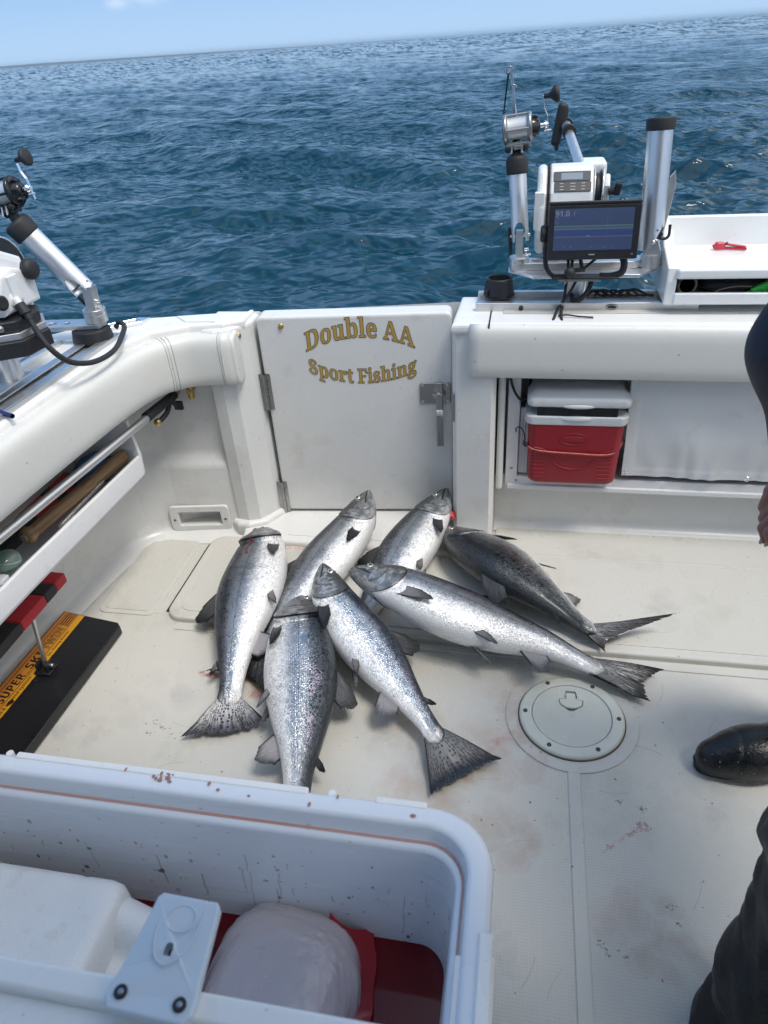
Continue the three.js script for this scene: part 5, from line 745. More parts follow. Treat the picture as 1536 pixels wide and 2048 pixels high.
// ------------------------------------------------------------------ fishing gear on the gunwales
// a conventional trolling reel, spool axis along local x, foot below; returns the reel mesh
function reel(parent, o, turn, bodyMat) {
  const P = g => g.rotateZ(turn).translate(...o), disc = (x, r, w) => rod([x - w / 2, 0, 0], [x + w / 2, 0, 0], r, r, 40);
  const fr = []; for (const s of [-1, 1]) { fr.push(lathe([[0.0005, -0.006], [0.030, -0.006], [0.0365, -0.003], [0.0375, 0.003], [0.034, 0.007], [0.020, 0.009], [0.0005, 0.0095]], [s * 0.0315, 0, 0], [s, 0, 0], 44)); }
  for (const [y, z] of [[0.033, 0.006], [0.0, 0.0345], [-0.034, 0.008], [0.022, -0.027], [-0.022, -0.027]]) fr.push(rod([-0.03, y, z], [0.03, y, z], 0.0034, 0.0034, 12));
  fr.push(boxC(0.066, 0.008, 0.030, 0.003).translate(0, -0.0375, 0.004), boxC(0.026, 0.012, 0.046, 0.003).translate(0, -0.044, 0));
  const r = part('reel', P(merge(fr)), bodyMat, parent);
  const lineTex = tex(256, 64, (u, v) => grey(0.55 + 0.35 * hash2(0, Math.floor(v * 64), 2)), { srgb: true });
  part('spool', P(boxUV(lathe([[0.030, -0.0265], [0.030, -0.024], [0.0268, -0.0235], [0.0275, 0], [0.0268, 0.0235], [0.030, 0.024], [0.030, 0.0265]], [0, 0, 0], [1, 0, 0], 48))), phy(0.55, 0.58, 0.60, 0.3, 0.35, { bumpMap: rep(lineTex, 1, 60), bumpScale: 0.0004 }), r);
  part('crank_housing', P(merge([lathe([[0.0005, 0.024], [0.012, 0.024], [0.022, 0.018], [0.026, 0.0]], [0.036, -0.004, 0], [1, 0, 0], 32), boxC(0.02, 0.02, 0.02, 0.004).translate(0.044, 0.016, 0)])), M.blackGloss, r);
  part('handle_arm', P(merge([rod([0.052, -0.002, 0], [0.082, -0.002, 0], 0.006, 0.005, 16), lathe([[0.0005, 0.008], [0.009, 0.007], [0.011, 0]], [0.072, -0.002, 0], [1, 0, 0], 8), boxC(0.003, 0.026, 0.010, 0.001).translate(0.079, 0.008, 0), boxC(0.003, 0.024, 0.010, 0.001).rotateZ(0.35).translate(0.0755, 0.028, 0), boxC(0.003, 0.030, 0.010, 0.001).rotateZ(0.05).translate(0.0712, 0.052, 0), boxC(0.003, 0.026, 0.008, 0.001).translate(0.079, -0.018, 0), rod([0.07, -0.016, 0.004], [0.088, -0.016, 0.004], 0.0026, 0.0026, 10)])), M.chrome, r);
  part('knob', P(lathe([[0.0005, 0], [0.006, 0.0], [0.0062, 0.010], [0.009, 0.018], [0.0185, 0.026], [0.0215, 0.031], [0.0215, 0.036], [0.017, 0.0395], [0.0005, 0.041]], [0.072, 0.064, 0], [0.99, 0.08, 0.02], 32)), M.rubber, r);
  return r;
}
function rodHolder(name, label, base, tip, o) {      // tubular holder pivoting on an upright bar above a ratchet ring
  const g = thing(name, label, 'rod holder', [o.ring[0], o.ring[1] - 0.02, o.ring[2]], 'rod holders on the gunwales');
  const A = V(...base), B = V(...tip), d = B.clone().sub(A).normalize(), r = o.r || 0.0245;
  // tube with a U-shaped slot cut at its foot
  const pos = [], N = 56, Mx = 40, L = A.distanceTo(B), tube = (rad) => { const rings = []; for (let j = 0; j <= Mx; j++) { const ring = []; for (let i = 0; i < N; i++) { const a = i / N * 2 * Math.PI, cut = 0.052 * Math.pow(Math.max(0, Math.cos(a * 2 + Math.PI)) > 0 ? 0 : Math.max(0, Math.cos(2 * a)), 0.35); const y = lerp(o.slot === false ? 0 : cut, L, j / Mx); ring.push(V(Math.sin(a) * rad, y, Math.cos(a) * rad)); } rings.push(ring); } return rings; };
  const outer = tube(r), inner = tube(r - 0.0028).reverse();
  part('tube', aim(boxUV(loft(outer.concat(inner, [outer[0]]))), A, d), M.alu, g);
  part('collar', aim(boxUV(lathe([[r - 0.004, L - 0.012], [r + 0.001, L - 0.03], [r + 0.0055, L - 0.026], [r + 0.006, L + 0.006], [r + 0.002, L + 0.016], [r - 0.005, L + 0.018], [r - 0.006, L - 0.01]].map(p => p), [0, 0, 0], [0, 1, 0], 40)), A, d), M.rubber, g);
  part('pivot_pin', merge([rod([-r - 0.004, 0.016, 0], [r + 0.004, 0.016, 0], 0.0045, 0.0045, 14)].map(q => aim(q, A, d))), M.steel, g);
  part('release_catch', aim(boxC(0.010, 0.075, 0.016, 0.004).translate(-r - 0.004, 0.004, -0.004), A, d), M.black, g);
  const [rx, ry, rz] = o.ring, top = A.clone().addScaledVector(d, 0.030);
  if (o.barTop) top.set(...o.barTop); const bw = o.bar || 1, bar = boxC(0.021 * bw, 1, 0.024 * bw, 0.001), bl = top.y - ry, bp = bar.attributes.position; for (let i = 0; i < bp.count; i++) bp.setY(i, bp.getY(i) * bl + bl / 2); bar.computeVertexNormals();
  { const p = bar.attributes.position; for (let i = 0; i < p.count; i++) { const t = clamp(p.getY(i) / bl); p.setX(i, p.getX(i) + (top.x - rx) * t); p.setZ(i, p.getZ(i) + (top.z - rz) * t); } bar.computeVertexNormals(); }
  part('upright_bar', bar.translate(rx, ry, rz), M.aluDull, g);
  part('ratchet_ring', lathe([[0.0005, 0.031], [0.0265, 0.031], [0.028, 0.029], [0.028, 0.0165], [0.0268, 0.016], [0.0268, 0.0148], [0.028, 0.0143], [0.028, -0.006], [0.0268, -0.0075], [0.0005, -0.008]].map(([q, y]) => [q * (o.ringR || 1), y]), o.ring, [0, 1, 0], 48), M.aluDull, g);
  part('locking_pin', merge([rod([rx + 0.018, ry + 0.03, rz], [rx + 0.018, ry + 0.05, rz], 0.0035), rod([rx + 0.014, ry + 0.05, rz], [rx + 0.026, ry + 0.052, rz], 0.005), rod([rx + 0.018, ry + 0.036, rz + 0.004], [rx + 0.032, ry + 0.038, rz + 0.004], 0.0028)]), M.chrome, g);
  return { g, A, B, d };
}
const armPlate = (poly, y0, y1, holes) => plan(poly, y0, y1, 0.0015, holes.map(([x, z, r]) => { const h = []; for (let k = 0; k < 24; k++) { const a = -k / 24 * 6.283; h.push([x + r * Math.cos(a), z + r * Math.sin(a)]); } return h; }));

// --- port: holder with rod and reel
{
  const h = rodHolder('rod_holder', 'leaning aluminium rod holder with a reel in it, on the port gunwale', [-1.224, 0.914, -1.832], [-1.334, 1.096, -1.792], { ring: [-1.212, 0.832, -1.83], r: 0.031, barTop: [-1.205, 0.928, -1.826], bar: 1.35, ringR: 1.15 });
  part('swivel_arm', armPlate([[-1.195, -1.80], [-1.19, -1.84], [-1.215, -1.86], [-1.40, -1.845], [-1.47, -1.815], [-1.47, -1.765], [-1.40, -1.765], [-1.24, -1.795]], 0.8115, 0.824, [[-1.40, -1.80, 0.018], [-1.345, -1.81, 0.013], [-1.30, -1.815, 0.009]]), M.aluDull, h.g);
  part('riser', lathe([[0.0002, 0.034], [0.050, 0.034], [0.053, 0.030], [0.058, 0.002], [0.058, 0.0], [0.0002, 0.0]], [-1.232, 0.7765, -1.818], [0, 1, 0], 48), M.black, h.g);
  const rd = thing('fishing_rod', 'fishing rod with black trolling reel standing in the port rod holder', 'fishing rod', [-1.33, 1.09, -1.80], 'fishing rods in the holders');
  part('grip', merge([rod([-1.322, 1.086, -1.794], [-1.352, 1.140, -1.792], 0.017, 0.012), lathe([[0.006, -0.01], [0.018, -0.008], [0.020, 0.006], [0.012, 0.012]], [-1.350, 1.134, -1.792], [-0.5, 0.8, 0], 20)]), M.rubber, rd);
  part('clamp_nut', merge([boxUV(new THREE.SphereGeometry(0.0095, 16, 12).translate(-1.372, 1.142, -1.776)), boxUV(new THREE.SphereGeometry(0.0095, 16, 12).translate(-1.327, 1.149, -1.776))]), M.black, rd);
  part('clamp_bolt', merge([rod([-1.357, 1.126, -1.772], [-1.354, 1.149, -1.772], 0.0035), rod([-1.343, 1.13, -1.772], [-1.340, 1.152, -1.772], 0.0035)]), M.chrome, rd);
  reel(rd, [-1.352, 1.178, -1.80], 0.16, M.blackGloss);
  part('blank', cable([[-1.352, 1.13, -1.80], [-1.50, 1.29, -1.95], [-1.75, 1.52, -2.3], [-2.2, 1.75, -2.9], [-2.7, 1.72, -3.5]], 0.005, 80, 8), M.blackGloss, rd);
  part('guide', boxUV(new THREE.TorusGeometry(0.011, 0.0015, 8, 20).translate(-1.62, 1.42, -2.12)), M.chrome, rd);
}
// --- port downrigger on its pedestal
{
  const d = thing('downrigger', 'white electric downrigger at the left edge with a black power cable plugged in', 'downrigger', [-1.26, 0.79, -1.46], 'downriggers on the gunwales');
  const white = phy(0.74, 0.76, 0.79, 0.34, 0, { map: rep(wornTex, 3) });
  part('pedestal', merge([box(-1.283, -1.222, 0.792, 0.875, -1.512, -1.446, 0.008), rod([-1.218, 0.796, -1.475], [-1.218, 0.872, -1.475], 0.011, 0.011, 18)]), M.alu, d);
  part('foot_plate', merge([box(-1.305, -1.205, 0.7945, 0.80, -1.52, -1.36, 0.002), rod([-1.262, 0.80, -1.40], [-1.262, 0.812, -1.40], 0.014, 0.012, 8)]), M.aluDull, d);
  part('clamp_knob', lathe([[0.0005, 0.02], [0.014, 0.019], [0.018, 0.012], [0.017, 0.003], [0.008, 0]], [-1.268, 0.80, -1.405], [0, 1, 0], 9), M.black, d);
  part('base_block', plan([[-1.135, -1.545], [-1.15, -1.455], [-1.24, -1.40], [-1.45, -1.40], [-1.45, -1.60], [-1.19, -1.60]], 0.866, 0.905, 0.003), M.black, d);
  part('swivel_plate', plan([[-1.145, -1.55], [-1.158, -1.462], [-1.245, -1.41], [-1.45, -1.41], [-1.45, -1.61], [-1.19, -1.61]], 0.905, 0.922, 0.002), M.aluDull, d);
  part('yoke', plan([[-1.158, -1.555], [-1.165, -1.47], [-1.24, -1.42], [-1.44, -1.42], [-1.44, -1.60], [-1.19, -1.60]], 0.922, 0.948, 0.004), M.black, d);
  part('yoke_bolt', lathe([[0.0002, 0.006], [0.005, 0.006], [0.0065, 0.003], [0.009, 0]], [-1.195, 0.935, -1.448], [0.55, 0, 0.83], 12), M.steelWorn, d);
  const hp = [[-1.405, 0.94], [-1.40, 1.02], [-1.405, 1.06], [-1.425, 1.092], [-1.46, 1.118], [-1.52, 1.125], [-1.60, 1.09], [-1.615, 1.0], [-1.58, 0.94]];
  const hs = panelZY(hp, -1.42, -1.178, 0.024); part('housing', hs.translate(-0.040, -0.030, -0.045), white, d);
  part('end_cap', panelZY([[-1.43, 0.985], [-1.425, 1.04], [-1.45, 1.075], [-1.50, 1.085], [-1.575, 1.06], [-1.575, 0.985]], -1.182, -1.145, 0.010).translate(-0.040, -0.030, -0.045), white, d);
  part('side_lug', merge([box(-1.155, -1.128, 1.0, 1.055, -1.56, -1.50, 0.006), box(-1.130, -1.112, 1.0, 1.062, -1.548, -1.512, 0.003)]).translate(-0.066, -0.022, 0.0), white, d);
  part('line_spool', merge([lathe([[0.0002, 0.008], [0.078, 0.010], [0.086, 0.004], [0.086, -0.002], [0.07, -0.006], [0.07, -0.02]], [-1.236, 1.030, -1.575], [1, 0.05, 0], 56)]), M.black, d);
  part('spool_rim', boxUV(new THREE.TorusGeometry(0.0855, 0.0022, 8, 64).rotateY(Math.PI / 2).translate(-1.230, 1.030, -1.575)), M.chrome, d);
  part('tension_knob', lathe([[0.0002, 0.024], [0.017, 0.024], [0.026, 0.015], [0.024, 0.0], [0.01, -0.002]], [-1.186, 1.035, -1.60], [1, 0.05, 0.1], 12), M.rubber, d);
  const jack = part('jack', merge([lathe([[0.0002, 0.006], [0.015, 0.006], [0.017, 0]], [-1.186, 0.985, -1.516], [1, 0.1, 0.3], 20)]), white, d);
  part('socket', lathe([[0.0002, 0.004], [0.012, 0.006], [0.017, 0.004], [0.018, 0]], [-1.187, 0.990, -1.474], [1, 0.1, 0.2], 24), M.black, d);
  part('plug', merge([rod([-1.172, 0.975, -1.514], [-1.158, 0.953, -1.508], 0.0125, 0.014, 12), rod([-1.158, 0.953, -1.508], [-1.150, 0.940, -1.504], 0.010, 0.008, 12)]), M.rubber, jack); part('plug_collar', rod([-1.181, 0.988, -1.516], [-1.172, 0.974, -1.514], 0.0095, 0.0095, 14), white, jack);
  part('power_cable', cable([[-1.152, 0.943, -1.505], [-1.138, 0.915, -1.498], [-1.112, 0.872, -1.492], [-1.094, 0.832, -1.515], [-1.086, 0.803, -1.57], [-1.085, 0.786, -1.64], [-1.088, 0.782, -1.72], [-1.110, 0.79, -1.81], [-1.131, 0.80, -1.868], [-1.152, 0.805, -1.88], [-1.164, 0.79, -1.874]], 0.0072, 110, 10), M.rubber, d);
  d.position.x -= 0.024;
}
// --- starboard cluster on one pedestal: plate, finder, downrigger, two rod holders
{
  const p = thing('gear_mount', 'aluminium mounting plate on a short pedestal under the fish finder screen', 'mount', [0.142, 0.79, -2.16]);
  part('pedestal', merge([box(0.112, 0.176, 0.772, 0.862, -2.185, -2.135, 0.006), rod([0.162, 0.775, -2.132], [0.162, 0.86, -2.132], 0.012, 0.012, 18)]), M.alu, p);
  part('mount_plate', plan([[-0.052, -2.16], [-0.052, -2.20], [-0.01, -2.235], [0.34, -2.245], [0.372, -2.215], [0.366, -2.175], [0.312, -2.10], [0.02, -2.095], [-0.02, -2.135]], 0.858, 0.867, 0.001), M.alu, p);
  part('arm', merge([armPlate([[-0.045, -2.19], [-0.02, -2.145], [0.06, -2.15], [0.30, -2.155], [0.345, -2.185], [0.33, -2.225], [0.10, -2.215], [0.0, -2.215]], 0.868, 0.888, [[0.03, -2.182, 0.016], [0.075, -2.184, 0.014], [0.12, -2.185, 0.012]])]), M.aluDull, p);
  part('under_strap', merge([box(0.09, 0.208, 0.848, 0.8565, -2.12, -2.10, 0.002), rod([0.112, 0.838, -2.11], [0.112, 0.85, -2.11], 0.0045, 0.0045, 8), rod([0.25, 0.846, -2.11], [0.25, 0.858, -2.11], 0.005, 0.005, 8)]), M.steelWorn, p);
  // finder
  const f = thing('fish_finder', 'black fish finder screen on a bracket showing a blue sonar picture', 'fish finder', [0.168, 0.87, -2.07]);
  const tl = g => g.rotateX(-0.16).rotateY(0.02).translate(0.170, 0.995, -2.055);
  part('case', tl(merge([panelXY(rrect(-0.118, 0.118, -0.0735, 0.0735, 0.006), -0.045, -0.004, 0.004)])), M.black, f);
  part('bezel', tl(panelXY(rrect(-0.1185, 0.1185, -0.072, 0.0655, 0.004), -0.006, 0.004, 0.0025)), std(0.020, 0.021, 0.024, 0.28), f);
  part('brow', tl(boxC(0.237, 0.008, 0.016, 0.003).translate(0, 0.070, -0.002)), M.black, f);
  const scr = canvasTex(1024, 520, (c, W, H) => {
    const g = c.createLinearGradient(0, 0, 0, H); g.addColorStop(0, '#4a5a80'); g.addColorStop(0.35, '#46577c'); g.addColorStop(0.62, '#435378'); g.addColorStop(0.64, '#465579'); g.addColorStop(1, '#46567f'); c.fillStyle = g; c.fillRect(0, 0, W, H);
    c.fillStyle = 'rgba(120,140,150,0.25)'; c.fillRect(0, 205, W, 60); c.fillStyle = 'rgba(110,165,140,0.4)'; c.fillRect(0, 210, W, 12); c.fillRect(0, 246, W, 10); c.fillStyle = 'rgba(60,80,150,0.6)'; c.fillRect(0, 268, W, 66); c.fillStyle = 'rgba(140,165,180,0.45)'; c.fillRect(0, 345, W, 8);
    const R = rng(5); for (let i = 0; i < 900; i++) { c.fillStyle = `rgba(${130 + R() * 60},${140 + R() * 60},${170 + R() * 40},${0.04 + 0.14 * R()})`; c.fillRect(R() * W, 150 + R() * 260, 2 + R() * 14, 1 + R() * 2); }
    c.fillStyle = 'rgba(180,190,215,0.55)'; c.font = 'bold 96px sans-serif'; c.fillText('91.0', 10, 92); c.font = '70px sans-serif'; c.fillText('f', 244, 88);
    c.font = 'bold 18px sans-serif'; c.fillStyle = 'rgba(150,160,195,0.4)'; for (let i = 0; i < 4; i++) c.fillText(['DEPTH', 'ft', '58.2', 'TEMP'][i], 14, 118 + i * 22); c.fillStyle = 'rgba(160,170,200,0.5)'; c.beginPath(); c.moveTo(420, 345); c.quadraticCurveTo(450, 318, 480, 345); c.fill(); c.fillRect(686, 70, 2, 320);
    for (const x of [140, 236, 500, 672, 770]) { c.beginPath(); c.arc(x, 482, 8, 0, 7); c.fill(); }
  });
  part('screen', tl(new THREE.PlaneGeometry(0.204, 0.104).translate(-0.001, 0.004, 0.0048)), new THREE.MeshStandardMaterial({ map: scr, color: 0x6a6a6a, emissive: 0xffffff, emissiveMap: scr, emissiveIntensity: 0.42, roughness: 0.22 }), f);
  const brand = canvasTex(256, 48, (c, W, H) => { c.fillStyle = '#272a2e'; c.fillRect(0, 0, W, H); c.fillStyle = '#d8dade'; c.font = 'bold 36px sans-serif'; c.textAlign = 'center'; c.fillText('GARMIN', W / 2, 37); });
  part('brand_mark', tl(new THREE.PlaneGeometry(0.026, 0.0048).translate(0.0, -0.0592, 0.0046)), std(1, 1, 1, 0.4, 0, { map: brand }), f);
  part('power_mark', tl(boxUV(new THREE.TorusGeometry(0.0022, 0.0004, 6, 20, 5.2).rotateZ(1.9).translate(0.104, -0.0592, 0.0042))), std(0.4, 0.42, 0.45, 0.4), f);
  part('bracket', merge([cable([[0.052, 0.985, -2.075], [0.049, 0.94, -2.073], [0.055, 0.895, -2.07], [0.075, 0.873, -2.07], [0.11, 0.8715, -2.07]], 0.0065, 50, 8), cable([[0.25, 0.93, -2.082], [0.262, 0.905, -2.078], [0.258, 0.882, -2.072], [0.235, 0.8725, -2.07], [0.20, 0.8715, -2.07]], 0.0095, 50, 8), box(0.07, 0.25, 0.867, 0.8735, -2.092, -2.052, 0.003)]), M.black, f);
  part('bracket_knob', lathe([[0.0002, 0.012], [0.018, 0.012], [0.022, 0.008], [0.022, -0.006], [0.01, -0.01]], [0.045, 0.985, -2.078], [-1, 0, 0], 14), M.rubber, f);
  part('cable_plug', merge([boxUV(new THREE.SphereGeometry(0.0155, 20, 16).translate(0.118, 0.888, -2.048)), rod([0.113, 0.895, -2.06], [0.112, 0.93, -2.075], 0.004), rod([0.122, 0.895, -2.06], [0.124, 0.93, -2.075], 0.004), rod([0.15, 0.895, -2.06], [0.142, 0.93, -2.075], 0.005), rod([0.152, 0.893, -2.056], [0.185, 0.918, -2.072], 0.0038), rod([0.13, 0.892, -2.055], [0.158, 0.894, -2.055], 0.006)]), M.rubber, f);
  // cables dropping to the coaming
  solo('power_leads', merge([cable([[0.115, 0.858, -2.12], [0.112, 0.82, -2.10], [0.108, 0.785, -2.095], [0.103, 0.775, -2.04], [0.105, 0.763, -2.0]], 0.0042, 50, 8), cable([[0.145, 0.858, -2.11], [0.125, 0.82, -2.095], [0.098, 0.782, -2.085], [0.085, 0.772, -2.03], [0.078, 0.762, -2.0]], 0.0042, 50, 8), cable([[0.185, 0.86, -2.115], [0.178, 0.83, -2.10], [0.155, 0.80, -2.095], [0.138, 0.796, -2.10], [0.13, 0.80, -2.14]], 0.0068, 50, 8), cable([[0.095, 0.772, -2.035], [0.12, 0.7755, -2.03], [0.15, 0.773, -2.025], [0.19, 0.772, -2.02]], 0.0024, 30, 6)]), M.rubber, 'black cables dropping from the screen mount onto the stern coaming', 'cables');
  const loops = []; const R = rng(14); for (let k = 0; k < 7; k++) { const x = 0.185 + k * 0.022, s = R(); loops.push(cable([[x - 0.03, 0.786, -2.165], [x - 0.012, 0.797 + 0.01 * s, -2.16 - 0.02 * s], [x + 0.012, 0.802 - 0.006 * s, -2.175], [x + 0.03, 0.79, -2.16 - 0.012 * s], [x + 0.05, 0.786, -2.17]], 0.003 + 0.0012 * s, 40, 7)); }
  solo('coiled_wire', merge(loops), std(0.02, 0.017, 0.018, 0.55), 'tangle of dark wire lying in the stern track beside the pedestal', 'wire');
  // downrigger
  const d = thing('downrigger', 'white electric downrigger behind the screen, boom with black pulley head pointing aft', 'downrigger', [0.12, 0.888, -2.26], 'downriggers on the gunwales');
  const white = phy(0.76, 0.79, 0.81, 0.3, 0, { map: rep(wornTex, 3) });
  const prof = [[-2.20, 0.90], [-2.178, 0.97], [-2.180, 1.03], [-2.188, 1.068], [-2.232, 1.116], [-2.252, 1.126], [-2.30, 1.128], [-2.37, 1.10], [-2.38, 0.95], [-2.34, 0.90]];
  part('housing', panelZY(prof, 0.052, 0.172, 0.010), white, d);
  part('seam', panelZY(prof.map(([z, y]) => [z + 0.001, y + 0.001]), 0.0485, 0.0525, 0.0005), M.seam, d);
  part('end_cap', panelZY(prof.map(([z, y]) => [lerp(-2.28, z, 0.985), lerp(1.03, y, 0.985)]), 0.019, 0.0487, 0.014), white, d);
  part('cap_rib', merge([panelZY([[-2.19, 0.97], [-2.18, 1.07], [-2.21, 1.07], [-2.22, 0.97]], 0.013, 0.04, 0.004)]), white, d);
  part('side_badge', panelZY([[-2.23, 1.03], [-2.228, 1.06], [-2.26, 1.06], [-2.262, 1.03]], 0.0165, 0.020, 0.0005), M.blackGloss, d);
  // display and keypad lie on the sloping face between (−2.19, 1.095) and (−2.226, 1.150)
  const face = g => g.rotateX(-Math.atan2(0.044, 0.048)).translate(0.115, 1.0925, -2.2088);
  part('display_bezel', face(panelXY(rrect(-0.052, 0.048, 0.0015, 0.031, 0.002), 0, 0.0022, 0.0006)), std(0.05, 0.06, 0.075, 0.25), d);
  part('display', face(boxUV(new THREE.PlaneGeometry(0.058, 0.020).translate(-0.003, 0.0155, 0.0026))), std(0.20, 0.25, 0.30, 0.22), d);
  part('keypad', face(panelXY(rrect(-0.050, 0.050, -0.0305, -0.001, 0.002), 0, 0.0022, 0.0006)), std(0.018, 0.02, 0.024, 0.4), d);
  const keys = []; for (const x of [-0.030, 0, 0.028]) for (const y of [-0.0065, -0.0155, -0.0245]) keys.push(boxC(x ? 0.010 : 0.014, 0.0016, 0.0008, 0.0003).rotateZ(x ? 0.05 : 0).translate(x, y, 0.0024));
  for (const k of keys) part('key', face(k), std(0.5, 0.52, 0.55, 0.4), d);
  part('line_spool', merge([lathe([[0.0002, -0.002], [0.058, -0.002], [0.0605, 0.002], [0.056, 0.006], [0.05, 0.008], [0.05, 0.018], [0.056, 0.02], [0.0605, 0.024], [0.058, 0.028], [0.0002, 0.028]], [0.174, 1.075, -2.27], [1, 0, 0], 56).scale(1, 1.15, 1).translate(0, -0.19, 0)]), M.black, d);
  part('spool_rim', merge([boxUV(new THREE.TorusGeometry(0.0605, 0.0024, 8, 64).rotateY(Math.PI / 2).scale(1, 1.15, 1).translate(0.176, 1.046, -2.27)), boxUV(new THREE.TorusGeometry(0.0605, 0.0034, 8, 64).rotateY(Math.PI / 2).scale(1, 1.15, 1).translate(0.199, 1.046, -2.27))]), M.chrome, d);
  part('arm_bracket', merge([panelZY([[-2.27, 1.0], [-2.262, 1.07], [-2.285, 1.098], [-2.37, 1.07], [-2.37, 1.0]], 0.203, 0.222, 0.006), box(0.13, 0.212, 1.085, 1.128, -2.40, -2.30, 0.012)]), white, d);
  part('brake_knob', merge([rod([0.218, 1.055, -2.26], [0.236, 1.058, -2.26], 0.010, 0.010, 12), boxC(0.02, 0.034, 0.02, 0.006).rotateZ(-0.2).translate(0.242, 1.062, -2.258)]), M.rubber, d);
  part('boom', rod([0.139, 1.112, -2.31], [0.100, 1.195, -2.66], 0.0155, 0.0145, 24), M.aluDull, d);
  part('boom_collar', merge([rod([0.1105, 1.178, -2.556], [0.1085, 1.181, -2.576], 0.021, 0.021, 24), rod([0.1025, 1.191, -2.635], [0.1005, 1.194, -2.655], 0.020, 0.020, 24)]), M.rubber, d);
  part('pulley_head', merge([boxC(0.030, 0.125, 0.045, 0.013).rotateZ(-0.16).translate(0.081, 1.192, -2.66), boxC(0.030, 0.05, 0.05, 0.012).translate(0.092, 1.225, -2.665), boxC(0.013, 0.05, 0.04, 0.006).translate(0.077, 1.142, -2.66)]), M.rubber, d);
  part('wire', merge([rod([0.082, 1.13, -2.66], [0.076, 0.6, -2.75], 0.0009, 0.0009, 6), rod([0.092, 1.14, -2.65], [0.165, 1.06, -2.33], 0.0008, 0.0008, 6)]), M.steelWorn, d);
  // rod holder with rod
  const h = rodHolder('rod_holder', 'upright aluminium rod holder with a silver reel above it, left of the screen', [-0.0215, 0.945, -2.17], [-0.040, 1.148, -2.20], { ring: [-0.0225, 0.872, -2.17] });
  const rd = thing('fishing_rod', 'fishing rod with silver trolling reel and bent tip in the holder left of the screen', 'fishing rod', [-0.04, 1.15, -2.2], 'fishing rods in the holders');
  part('grip', merge([rod([-0.0405, 1.15, -2.20], [-0.042, 1.180, -2.206], 0.026, 0.012), rod([-0.042, 1.175, -2.205], [-0.045, 1.20, -2.215], 0.011, 0.011)]), M.rubber, rd);
  part('clamp_nut', merge([boxUV(new THREE.SphereGeometry(0.0105, 16, 12).translate(-0.065, 1.183, -2.19)), boxUV(new THREE.SphereGeometry(0.0105, 16, 12).translate(-0.019, 1.187, -2.19))]), M.black, rd);
  part('clamp_bolt', merge([rod([-0.056, 1.172, -2.185], [-0.055, 1.194, -2.185], 0.003), rod([-0.028, 1.174, -2.185], [-0.027, 1.196, -2.185], 0.003)]), M.chrome, rd);
  reel(rd, [-0.042, 1.232, -2.20], 0.10, M.steelWorn);
  part('blank', (() => { const c = new THREE.CatmullRomCurve3([[-0.046, 1.20, -2.22], [-0.060, 1.268, -2.42], [-0.072, 1.30, -2.75], [-0.089, 1.333, -2.95], [-0.098, 1.326, -3.08], [-0.112, 1.26, -3.28], [-0.125, 1.165, -3.42]].map(a => V(...a))), R = []; for (let j = 0; j <= 90; j++) { const t = j / 90, q = c.getPointAt(t), T = c.getTangentAt(t), s = V(1, 0, 0).addScaledVector(T, -T.x).normalize(), u = T.clone().cross(s), r = lerp(0.0075, 0.0028, t); R.push([...Array(10)].map((_, i) => q.clone().addScaledVector(s, r * Math.cos(i / 10 * 6.283)).addScaledVector(u, r * Math.sin(i / 10 * 6.283)))); } return boxUV(loft(R, { capA: true, capB: true })); })(), std(0.03, 0.032, 0.04, 0.3, 0.2), rd);
  const ringG = (x, y, z, r) => boxUV(new THREE.TorusGeometry(r, r * 0.16, 8, 24).translate(x, y, z));
  part('guide', ringG(-0.0715, 1.296, -2.70, 0.0115), M.steelWorn, rd); part('guide', ringG(-0.0925, 1.340, -2.95, 0.010), M.steelWorn, rd); part('guide', ringG(-0.099, 1.328, -3.06, 0.008), M.steelWorn, rd);
  part('line', merge([cable([[-0.045, 1.258, -2.21], [-0.072, 1.296, -2.70], [-0.093, 1.336, -2.95]], 0.0008, 20, 5)]), std(0.5, 0.55, 0.6, 0.4), rd);
  // empty holder to starboard
  const h2 = thing('rod_holder', 'empty thick aluminium rod tube with black cap ring right of the screen', 'rod holder', [0.345, 0.87, -2.18], 'rod holders on the gunwales');
  const A = V(0.337, 0.918, -2.165), B = V(0.326, 1.236, -2.195), dd = B.clone().sub(A).normalize(), L = A.distanceTo(B), r0 = 0.0325;
  const R1 = [], R2 = []; for (let j = 0; j <= 30; j++) { const a = [], b = []; for (let i = 0; i < 48; i++) { const an = i / 48 * 6.283, cut = 0.06 * Math.pow(Math.max(0, Math.sin(an + 0.5)), 2); const y = lerp(cut, L - 0.01, j / 30); a.push(V(Math.sin(an) * r0, y, Math.cos(an) * r0)); b.push(V(Math.sin(an) * (r0 - 0.003), y, Math.cos(an) * (r0 - 0.003))); } R1.push(a); R2.push(b); }
  part('tube', aim(boxUV(loft(R1.concat(R2.reverse(), [R1[0]]))), A, dd), phy(0.74, 0.76, 0.79, 0.36, 1, { bumpMap: rep(dropTex, 3), bumpScale: 0.0005 }), h2);
  part('cap_ring', aim(boxUV(lathe([[r0 - 0.006, L - 0.022], [r0 + 0.003, L - 0.024], [r0 + 0.0045, L - 0.02], [r0 + 0.0048, L + 0.002], [r0 + 0.003, L + 0.006], [r0 - 0.005, L + 0.006], [r0 - 0.008, L - 0.02]], [0, 0, 0], [0, 1, 0], 44)), A, dd), M.rubber, h2);
  part('pivot_foot', merge([rod([0.346, 0.868, -2.175], [0.344, 0.903, -2.175], 0.029, 0.027, 36), panelXY([[0.322, 0.90], [0.366, 0.897], [0.368, 0.915], [0.356, 0.945], [0.33, 0.95]], -2.19, -2.155, 0.003)]), M.aluDull, h2);
